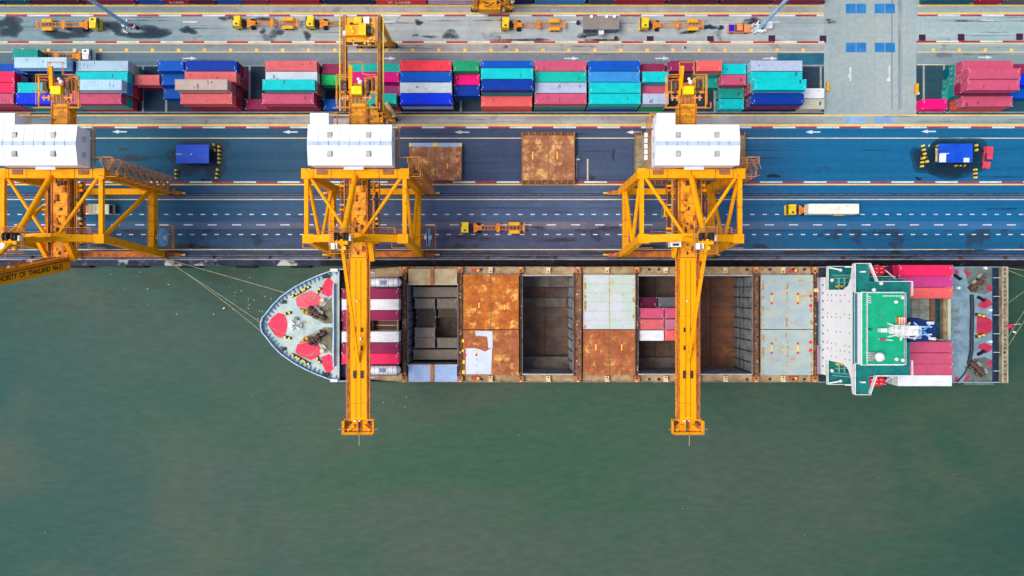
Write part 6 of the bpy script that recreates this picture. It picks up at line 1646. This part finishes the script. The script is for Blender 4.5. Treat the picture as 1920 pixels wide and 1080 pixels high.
b.rail([(XA + .9, -1.0, z), (81.9, -1.0, z)], 1.05, .06, 0); b.rail([(XA + .9, -15.9, z), (XA + .9, -1.0, z)], 1.0, .06, 0); b.rail([(XA + .9, -15.9, z), (81.9, -15.9, z)], 1.0, .06, 0)
b.rail([(81.9, -15.9, z), (81.9, -1.0, z)], 1.0, .05, 0)
for q in ((79.9, -2.9), (80.0, -14.8), (81.3, -2.0), (81.3, -15.0), (75.3, -.4), (76.8, 1.0)): b.cyl((q[0], q[1], z), (q[0], q[1], z + .6), .12, 8, 0); b.ball((q[0], q[1], z + .9), .42, 0)
for k in range(4): b.bar((74.0, -1.6 - k * .45, z + .5), (74.8, -1.9 - k * .4, z + .7), .12, .12, 0); b.bar((74.0, -13.6 - k * .5, z + .5), (74.9, -13.4 - k * .5, z + .7), .1, .1, 0)
for k in range(7): b.box(77.4 + k * .6, 77.7 + k * .6, -1.75, -1.55, z + .3, z + .9, 0)
SP("railing", b, WHITE, wh_)
b = SB(); b.cyl((76.1, -14.3, z), (76.1, -14.3, z + .9), .3, 10, 0); b.ball((76.1, -14.3, z + 1.7), 1.0, 0, 16, 10); b.box(74.6, 75.5, -15.2, -13.4, z, z + .8, 1); b.box(76.9, 77.6, -14.9, -14.3, z, z + .9, 0)
SP("satellite_dome", b, [WHITE, VENTG], wh_)
b = SB(); b.cyl((74.7, -8.6, z), (74.7, -8.6, z + .8), .25, 10, 0); b.cyl((77.0, -5.9, z), (77.0, -5.9, z + .3), .3, 10, 1); SP("compass_binnacle", b, [M("binnacle", (20, 110, 86), rough=.5), VENTG], wh_)
# radar mast
b = SB()
b.box(78.9, 80.2, -9.6, -8.0, z, z + 1.0, 0); b.bar((79.0, -8.8, z), (80.2, -8.8, 36), .9, .9, 0)
for s in (-1, 1): b.bar((81.2, -8.8 + s * 1.7, z), (80.0, -8.8 + s * .4, 34), .28, .28, 0); b.bar((78.6, -8.8 + s * 1.4, z), (79.8, -8.8 + s * .3, 33), .25, .25, 0)
for zz in (30.6, 33.0, 35.0): b.box(78.9, 81.3, -10.0 + (zz - 30) * .1, -7.6, zz, zz + .1, 0); b.rail([(78.9, -10, zz), (81.3, -10, zz), (81.3, -7.6, zz), (78.9, -7.6, zz)], .9, .05, 0, True)
b.bar((79.2, -10.7, 32.0), (81.0, -7.0, 32.3), .25, .3, 0); b.box(76.4, 77.8, -9.2, -8.4, z + .2, z + 1.4, 0); b.bar((76.4, -10.6, z + .6), (79.2, -10.9, z + .9), .15, .15, 0)
b.box(76.6, 77.7, -10.9, -10.5, z + .5, z + .9, 1)
SP("radar_mast", b, [WHITE, M("mast_magenta", (170, 50, 100), rough=.5)], wh_)
b = SB(); b.box(80.3, 82.0, -7.6, -6.1, z, z + 1.1, 0)
for k in range(3): b.box(80.4 + k * .5, 80.6 + k * .5, -7.62, -6.08, z + 1.1, z + 1.16, 1)
b.box(82.0, 87.5, -7.3, -6.8, 25.2, 25.5, 0)
SP("flag_locker", b, [M("locker_orange", (240, 140, 60), (226, 120, 50), rough=.5), WHITE], wh_)
# funnel
b = SB(); b.box(86.51, 90.4, -13.6, -4.2, 7.602, 12.5, 1); b.prism([(83.6, -11.4), (88.2, -11.1), (89.0, -10.2), (89.0, -7.6), (88.2, -6.8), (83.6, -6.4)], 24.86, 27.6, 0)
b.prism([(86.52, -11.4), (88.2, -11.1), (89.0, -10.2), (89.0, -7.6), (88.2, -6.8), (86.52, -6.4)], 12.5, 24.85, 0)
b.box(84.0, 88.0, -9.9, -9.6, 27.61, 27.9, 2); b.box(84.0, 88.0, -8.3, -8.0, 27.61, 27.9, 2)
b.bar((84.2, -10.8, 27.8), (88.0, -7.2, 27.8), .35, .3, 2); b.bar((84.2, -7.2, 27.8), (88.0, -10.8, 27.8), .35, .3, 2)
for q in ((87.2, -7.3), (87.6, -10.6)): b.cyl((q[0], q[1], 27.6), (q[0] + .6, q[1], 28.8), .32, 10, 3)
SP("funnel", b, [FUNN, SHIPW, FUNB, WHITE])
# side decks by the deckhouse: green platforms with stairs and davits
for s in (1, -1):
    ya, yb_ = (-.38, 5.0) if s > 0 else (-22.3, -16.72)
    yin, yout = (-.38, 5.0) if s > 0 else (-16.72, -22.3)
    b = SB(); b.box(XA + .02, 86.45, min(yin, yout), max(yin, yout), 10.502, 10.6, 0); b.box(76.5, 86.45, yin, yout - s * 2.4, 15.0, 15.12, 0)
    b.box(78.5, 86.45, yin, yout - s * 3.0, 19.5, 19.6, 0)
    SP("promenade_deck", b, TEALD)
    b = SB()
    b.bar((XA + .1, yout, 11.2), (XA + .1, yin, 11.2), .12, 1.1, 0); b.rail([(XA + .1, yout, 10.6), (86.4, yout, 10.6)], 1.1, .07, 0)
    b.bar((XA + .3, yout - s * .3, 11.6), (XA + 3.0, yout - s * .9, 12.2), .3, .3, 0); b.bar((XA + 3.0, yout - s * .2, 13.8), (XA + 5.4, yout - s * .2, 14.6), .3, .3, 0)
    b.ball((XA + 1.0, yout - s * 3.2, 11.6), .45, 0); b.ball((XA + 2.7, yout - s * .9, 12.3), .4, 0)
    b.rail([(76.5, yout - s * 2.4, 15.12), (86.4, yout - s * 2.4, 15.12)], 1.1, .06, 0)
    SP("davit", b, WHITE)
    b = SB()
    b.bar((XA + 1.2, yout - s * 2.4, 10.7), (XA + 4.6, yout - s * 2.4, 14.9), .5, .1, 1)
    for q in (-.35, .35): b.bar((XA + 1.2, yout - s * 2.4 + q, 11.4), (XA + 4.6, yout - s * 2.4 + q, 15.6), .08, .08, 0)
    b.box(XA + 4.4, XA + 4.8, yout - s * 2.9, yout - s * 1.9, 14.95, 15.2, 2); b.box(XA + 2.2, XA + 2.5, yout - s * 4.9, yout - s * 4.4, 10.61, 11.6, 2); b.box(XA + 3.2, XA + 3.5, yout - s * 4.9, yout - s * 4.4, 10.61, 11.6, 2)
    for k in range(3): b.box(XA + 2.8 + k * 1.3, XA + 2.9 + k * 1.3, yin, yout - s * 2.5, 10.61, 11.3, 0)
    b.rail([(XA + 2.0, yout - s * 3.7, 10.6), (XA + 5.6, yout - s * 3.7, 10.6)], .8, .06, 0)
    SP("companion_ladder", b, [M("ladder_pale", (150, 200, 196), rough=.5), TEALD, YMARK])
    b = SB(); 
    for k in range(4): b.box(80 + k * 1.5, 80.2 + k * 1.5, yin, yout - s * 3.1, 19.61, 19.8, 0)
    b.rail([(78.6, yout - s * 3.0, 19.6), (86.3, yout - s * 3.0, 19.6)], 1.0, .05, 0); b.bar((85.2, yout - s * 1.0, 14.0), (86.2, yout - s * 3.0, 16.5), .22, .22, 1); b.box(81.5, 82.4, yout - s * 3.6, yout - s * 4.4, 15.13, 15.9, 2)
    SP("deck_railing", b, [M("rail_dim", (110, 160, 170), rough=.6), WHITE, CHY])
    # lifeboat
    r = empty("lifeboat", (82.3, yout - s * 1.0, 12.2))
    b = MB(); hl_ = [(-3.3, 0), (-2.8, .75), (-1.6, 1.15), (1.8, 1.15), (2.8, .85), (3.2, 0), (2.8, -.85), (1.8, -1.15), (-1.6, -1.15), (-2.8, -.75)]
    b.prism(hl_, .0, 1.1, 0); b.prism([(x * .8, y * .55) for x, y in hl_], -.6, -.002, 0); b.prism([(x * .93, y * .86) for x, y in hl_], 1.102, 1.9, 0); b.prism([(x * .8, y * .62) for x, y in hl_], 1.902, 2.3, 0)
    b.build("hull", LIFER, r)
    b = MB()
    for k in range(4):
        for q in (-.45, .45): b.box(-1.8 + k * 1.1, -1.4 + k * 1.1, q - .12, q + .12, 2.302, 2.36, 0)
    b.build("hatch", M("boat_pale", (240, 170, 170), rough=.5), r)
    b = MB(); b.box(-2.4, -2.2, -1.3, 1.3, -1.5, -.2, 0); b.box(2.0, 2.2, -1.3, 1.3, -1.5, -.2, 0); b.build("cradle", WHITE, r)
    tag(r, "red enclosed lifeboat beside the bridge on the %s side" % ("quay" if s > 0 else "river"), "lifeboat", "lifeboats of the ship")
b = SB(); b.rail([(XA - 1.0, -3.2, 7.6), (XA - 1.0, 2.4, 7.6)], 1.0, .09, 0); b.rail([(XA - 1.0, -20.2, 7.6), (XA - 1.0, -13.5, 7.6)], 1.0, .09, 0); b.cyl((XA - 1.4, -.5, 7.6), (XA - 1.4, -.5, 8.9), .5, 12, 1)
SP("railing", b, [M("rail_mauve", (196, 130, 150), rough=.6), CREAM])
# well deck between the aft stacks
b = SB()
b.box(94.3, 98.5, -12.0, -2.5, 7.602, 8.0, 0); b.box(98.52, 99.6, -12.1, -2.5, 7.602, 8.5, 1); b.box(99.65, 101.2, -12.1, -2.5, 7.602, 7.7, 2); b.box(101.25, 102.8, -12.15, -2.5, 7.602, 9.0, 3); b.box(102.2, 102.9, -12.1, -2.6, 9.002, 9.2, 4)
b.box(96.0, 96.1, -11.9, -2.6, 8.001, 8.06, 1); b.box(94.4, 98.4, -5.2, -5.1, 8.001, 8.05, 1); b.box(90.5, 101, -12.4, -12.02, 7.602, 9.5, 4)
SP("aft_hatch", b, [M("hatch_greygreen", (150, 160, 150), (126, 134, 122), (130, 116, 92), rough=.8, scale=.5), RUSTB, M("well_teal", (24, 76, 92), (16, 50, 70), rough=.8), M("beige_beam", (164, 150, 116), (140, 116, 84), rough=.8, scale=.7), M("cream_trim", (190, 196, 170), rough=.7)])
# aft mooring deck
za = 7.6
def apoly(pts, m=0):
    b = SB()
    q = [(WX(1690 + x / 7.714, za), WY(480 + y / 7.714, za)) for x, y in pts]
    A = sum(q[i][0] * q[(i + 1) % len(q)][1] - q[(i + 1) % len(q)][0] * q[i][1] for i in range(len(q)))
    if A < 0: q = q[::-1]
    b.face([(x, y, za + .02) for x, y in q], m)
    SP("deck_paint", b, REDPD)
mirY = lambda y: 2040 - y - 24
for fl in (False, True):
    f = (lambda pts: [(x, mirY(y)) for x, y in pts]) if fl else (lambda pts: pts)
    apoly(f([(1105, 700), (1215, 600), (1300, 650), (1320, 710), (1200, 765), (1120, 735)])); apoly(f([(1220, 470), (1260, 410), (1320, 450), (1325, 520), (1270, 500)]))
    apoly(f([(885, 210), (940, 200), (1000, 285), (960, 300)])); apoly(f([(760, 200), (815, 195), (830, 250), (775, 275)]))
apoly([(1090, 900), (1150, 840), (1300, 920), (1325, 1000), (1300, 1095), (1150, 1170), (1085, 1110)])
for fl in (False, True):
    b = SB(); f = (lambda y: mirY(y)) if fl else (lambda y: y)
    q = [(900, 150), (1340, 150), (1350, 480), (1200, 560), (1000, 520), (960, 380)]
    pts = [(WX(1690 + x / 7.714, za), WY(480 + f(y) / 7.714, za), za + .012) for x, y in q]
    b.face(pts if fl else pts[::-1], 0)
    SP("deck_stain", b, M("aft_stain", (88, 100, 96), (104, 120, 116), (60, 58, 54), rough=.9, scale=.5))
for fl in (False, True):
    X, Y = WX(1690 + 1120 / 7.714, za), WY(480 + (mirY(350) if fl else 350) / 7.714, za)
    windlass(0, 0, 50 if not fl else -50, za, aft=(X, Y), sc_=.6); windlass(0, 0, 40 if not fl else -40, za, aft=(X - 1.5, Y + (1.5 if fl else -1.5)), sc_=.5)
def abitts(x, y, ang, yel=True):
    X, Y = WX(1690 + x / 7.714, za), WY(480 + y / 7.714, za); a = radians(ang); dx, dy = cos(a), sin(a); b = SB()
    b.bar((X - dx * 1.1, Y - dy * 1.1, za + .15), (X + dx * .9, Y + dy * .9, za + .15), .7, .2, 1)
    for k in (-.45, .5): b.cyl((X + dx * k, Y + dy * k, za + .2), (X + dx * k, Y + dy * k, za + .9), .26, 10, 0 if yel else 1)
    SP("mooring_bitts", b, [YMARK, M("bitt_navy", (20, 26, 56), rough=.6)])
abitts(1130, 860, -15); abitts(1130, 1150, 15); abitts(1150, 620, -30, False); abitts(1150, 1396, 30, False); abitts(810, 310, -35, False)
b = SB()
for q in ((1895, 0), (812, 462), (1270, 780), (1270, 1236), (1200, 175)):
    if q[0] > 1500: continue
    X, Y = WX(1690 + q[0] / 7.714, za), WY(480 + q[1] / 7.714, za); b.cyl((X, Y, za), (X, Y, za + .7), .35, 12, 0)
SP("ventilator", b, WHITE)
b = SB(); pts = [(1000, 560), (1010, 800), (1000, 1100), (1000, 1350), (960, 1560), (900, 1700), (780, 1830)]
w_ = [Vector((WX(1690 + x / 7.714, za), WY(480 + y / 7.714, za), za + .45)) for x, y in pts]
for i, (p_, q_) in enumerate(zip(w_, w_[1:])): b.cyl(p_, q_, .42 if i < 4 else .16, 10, 0)
SP("deck_pipe", b, PIPE)
b = SB()
b.box(XS - 1.45, XS - .0, YC - HB, YC + HB, 6.4, 8.7, 0); b.box(XS - 1.4, XS - 1.2, YC - HB + .1, YC + HB - .1, 8.702, 8.9, 1); b.box(XS - .25, XS - .05, YC - HB + .1, YC + HB - .1, 8.702, 8.9, 1)
for k in range(26):
    yy = YC - HB + .8 + k * 1.03; b.box(XS - 1.1 + r3.uniform(0, .2), XS - .6 + r3.uniform(-.1, .2), yy, yy + r3.uniform(.2, .6), 8.702, 8.8, r3.choice((2, 2, 3)))
SP("stern_beam", b, [M("stern_beige", (160, 150, 124), (134, 112, 84), rough=.8, scale=.5), M("stern_trim", (176, 184, 170), (150, 150, 130), rough=.7, scale=.6), M("stern_dark", (110, 82, 62), rough=.9), DARK])
b = SB(); b.box(XS - 3.0, XS - 1.46, YC - HB + .2, YC + HB - .2, za + .001, za + .05, 0)
for k in range(6): b.box(XS - 2.9, XS - 1.46, YC - 11 + k * 4.4, YC - 10.85 + k * 4.4, za + .051, za + .5, 1)
SP("stern_gutter", b, [M("gutter_navy", (14, 34, 58), (24, 48, 70), rough=.7), RIMB])
b = SB()
for s in (-1, 1): b.rail([(100.5, YC + s * (HB - .15), za), (XS - 1.6, YC + s * (HB - .15), za)], 1.0, .05, 0)
SP("railing", b, RIMB)
b = SB(); b.bar((XS - .1, YC, 8.9), (XS + 1.6, YC + .3, 10.8), .08, .08, 0); SP("flag_staff", b, WHITE)
b = MB(); fx, fy, fz = WX(1893, 10.5), WY(612, 10.5), 10.6
pts = [(0, -.25, 0), (.9, -.75, -.1), (.4, .05, .1), (.9, .45, 0), (.1, .5, .05), (-.7, .3, 0), (-.7, -.3, .1)]
b.prism([(x, y) for x, y, z in pts], -.04, .04, 0); b.prism([(.6, -1.3), (1.4, -1.6), (1.5, -1.35), (.8, -1.0)], -.03, .03, 1)
o = b.build("flag", [M("flag_red", (216, 30, 84), rough=.8), WHITE]); o.location = (fx, fy, fz); tag(o, "small red flag flying over the ship's stern", "flag")

# mooring lines ----------------------------------------------------------
def line3(p, q, sag, lb, r=.075):
    P0, Q0 = Vector(p), Vector(q); b = MB(); n_ = 14; prev = P0
    for i in range(1, n_ + 1):
        t_ = i / n_; c = P0.lerp(Q0, t_); c.z -= sag * 4 * t_ * (1 - t_); b.cyl(prev, c, r, 6, 0); prev = c
    o = b.build("mooring_line", ROPE); tag(o, lb, "rope", "mooring lines of the ship")
q0 = (WX(308), 7.3, .45)
e1 = fc(350, 305, 10); e2 = fc(150, 545, 10); e3 = fc(165, 640, 10)
line3(q0, (e1[0], e1[1], 10.4), .6, "single mooring line from the quay to the ship's bow, nearest the quay")
line3((q0[0] - .3, q0[1], .45), (e2[0] - .6, e2[1], 9.8), 1.0, "mooring line from the quay to the bow tip, the upper of a close pair")
line3((q0[0] + .3, q0[1], .45), (e3[0] - .2, e3[1], 9.6), 1.6, "mooring line from the quay to the bow tip, the lower of a close pair")
b = MB(); b.bar((0, 0, 0), (0, 0, 0.01), .1)
line3((XS - .3, 4.8, 8.4), (WX(2080), 1.5, .45), .8, "mooring line leaving the stern nearest the quay")
line3((XS - .3, 4.4, 8.4), (WX(2050), -3.5, .45), .8, "mooring line sloping down from the stern's quay corner")
line3((XS, WY(570, 8), 8.4), (WX(2010), 7.0, .45), .8, "mooring line from the stern rising to the quay")
line3((XS, WY(635, 8), 8.4), (WX(1990), 7.2, .45), .8, "mooring line from mid stern to the quay, upper of a pair")
line3((XS, WY(652, 8), 8.4), (WX(2004), 7.2, .45), .8, "mooring line from mid stern to the quay, lower of a pair")

# floating litter ----------------------------------------------------------
b = MB(); r5 = random.Random(21)
def bit(px, py, s_):
    x, y = WX(px, -3), WY(py, -3); a = r5.uniform(0, 3); b.bar((x, y, -2.96), (x + s_ * cos(a), y + s_ * sin(a), -2.96), s_ * .6, .08, r5.choice((0, 0, 1)))
for _ in range(30): bit(r5.gauss(466, 26), r5.gauss(562, 17), r5.uniform(.08, .3))
for _ in range(14): bit(r5.uniform(180, 560), r5.uniform(503, 600), r5.uniform(.08, .3))
for _ in range(14): bit(r5.gauss(740, 30), r5.gauss(740, 12), r5.uniform(.08, .22))
for _ in range(10): bit(r5.uniform(20, 1900), r5.uniform(740, 1060), r5.uniform(.06, .2))
for q in ((262, 512, .5), (257, 517, .35), (418, 579, .55), (206, 556, .35), (1649, 897, .3), (545, 515, .3)): bit(*q)
o = b.build("debris", [M("litter_white", (206, 212, 206), rough=.7), M("litter_brown", (120, 116, 88), rough=.8)]); tag(o, None, None, None, "stuff")
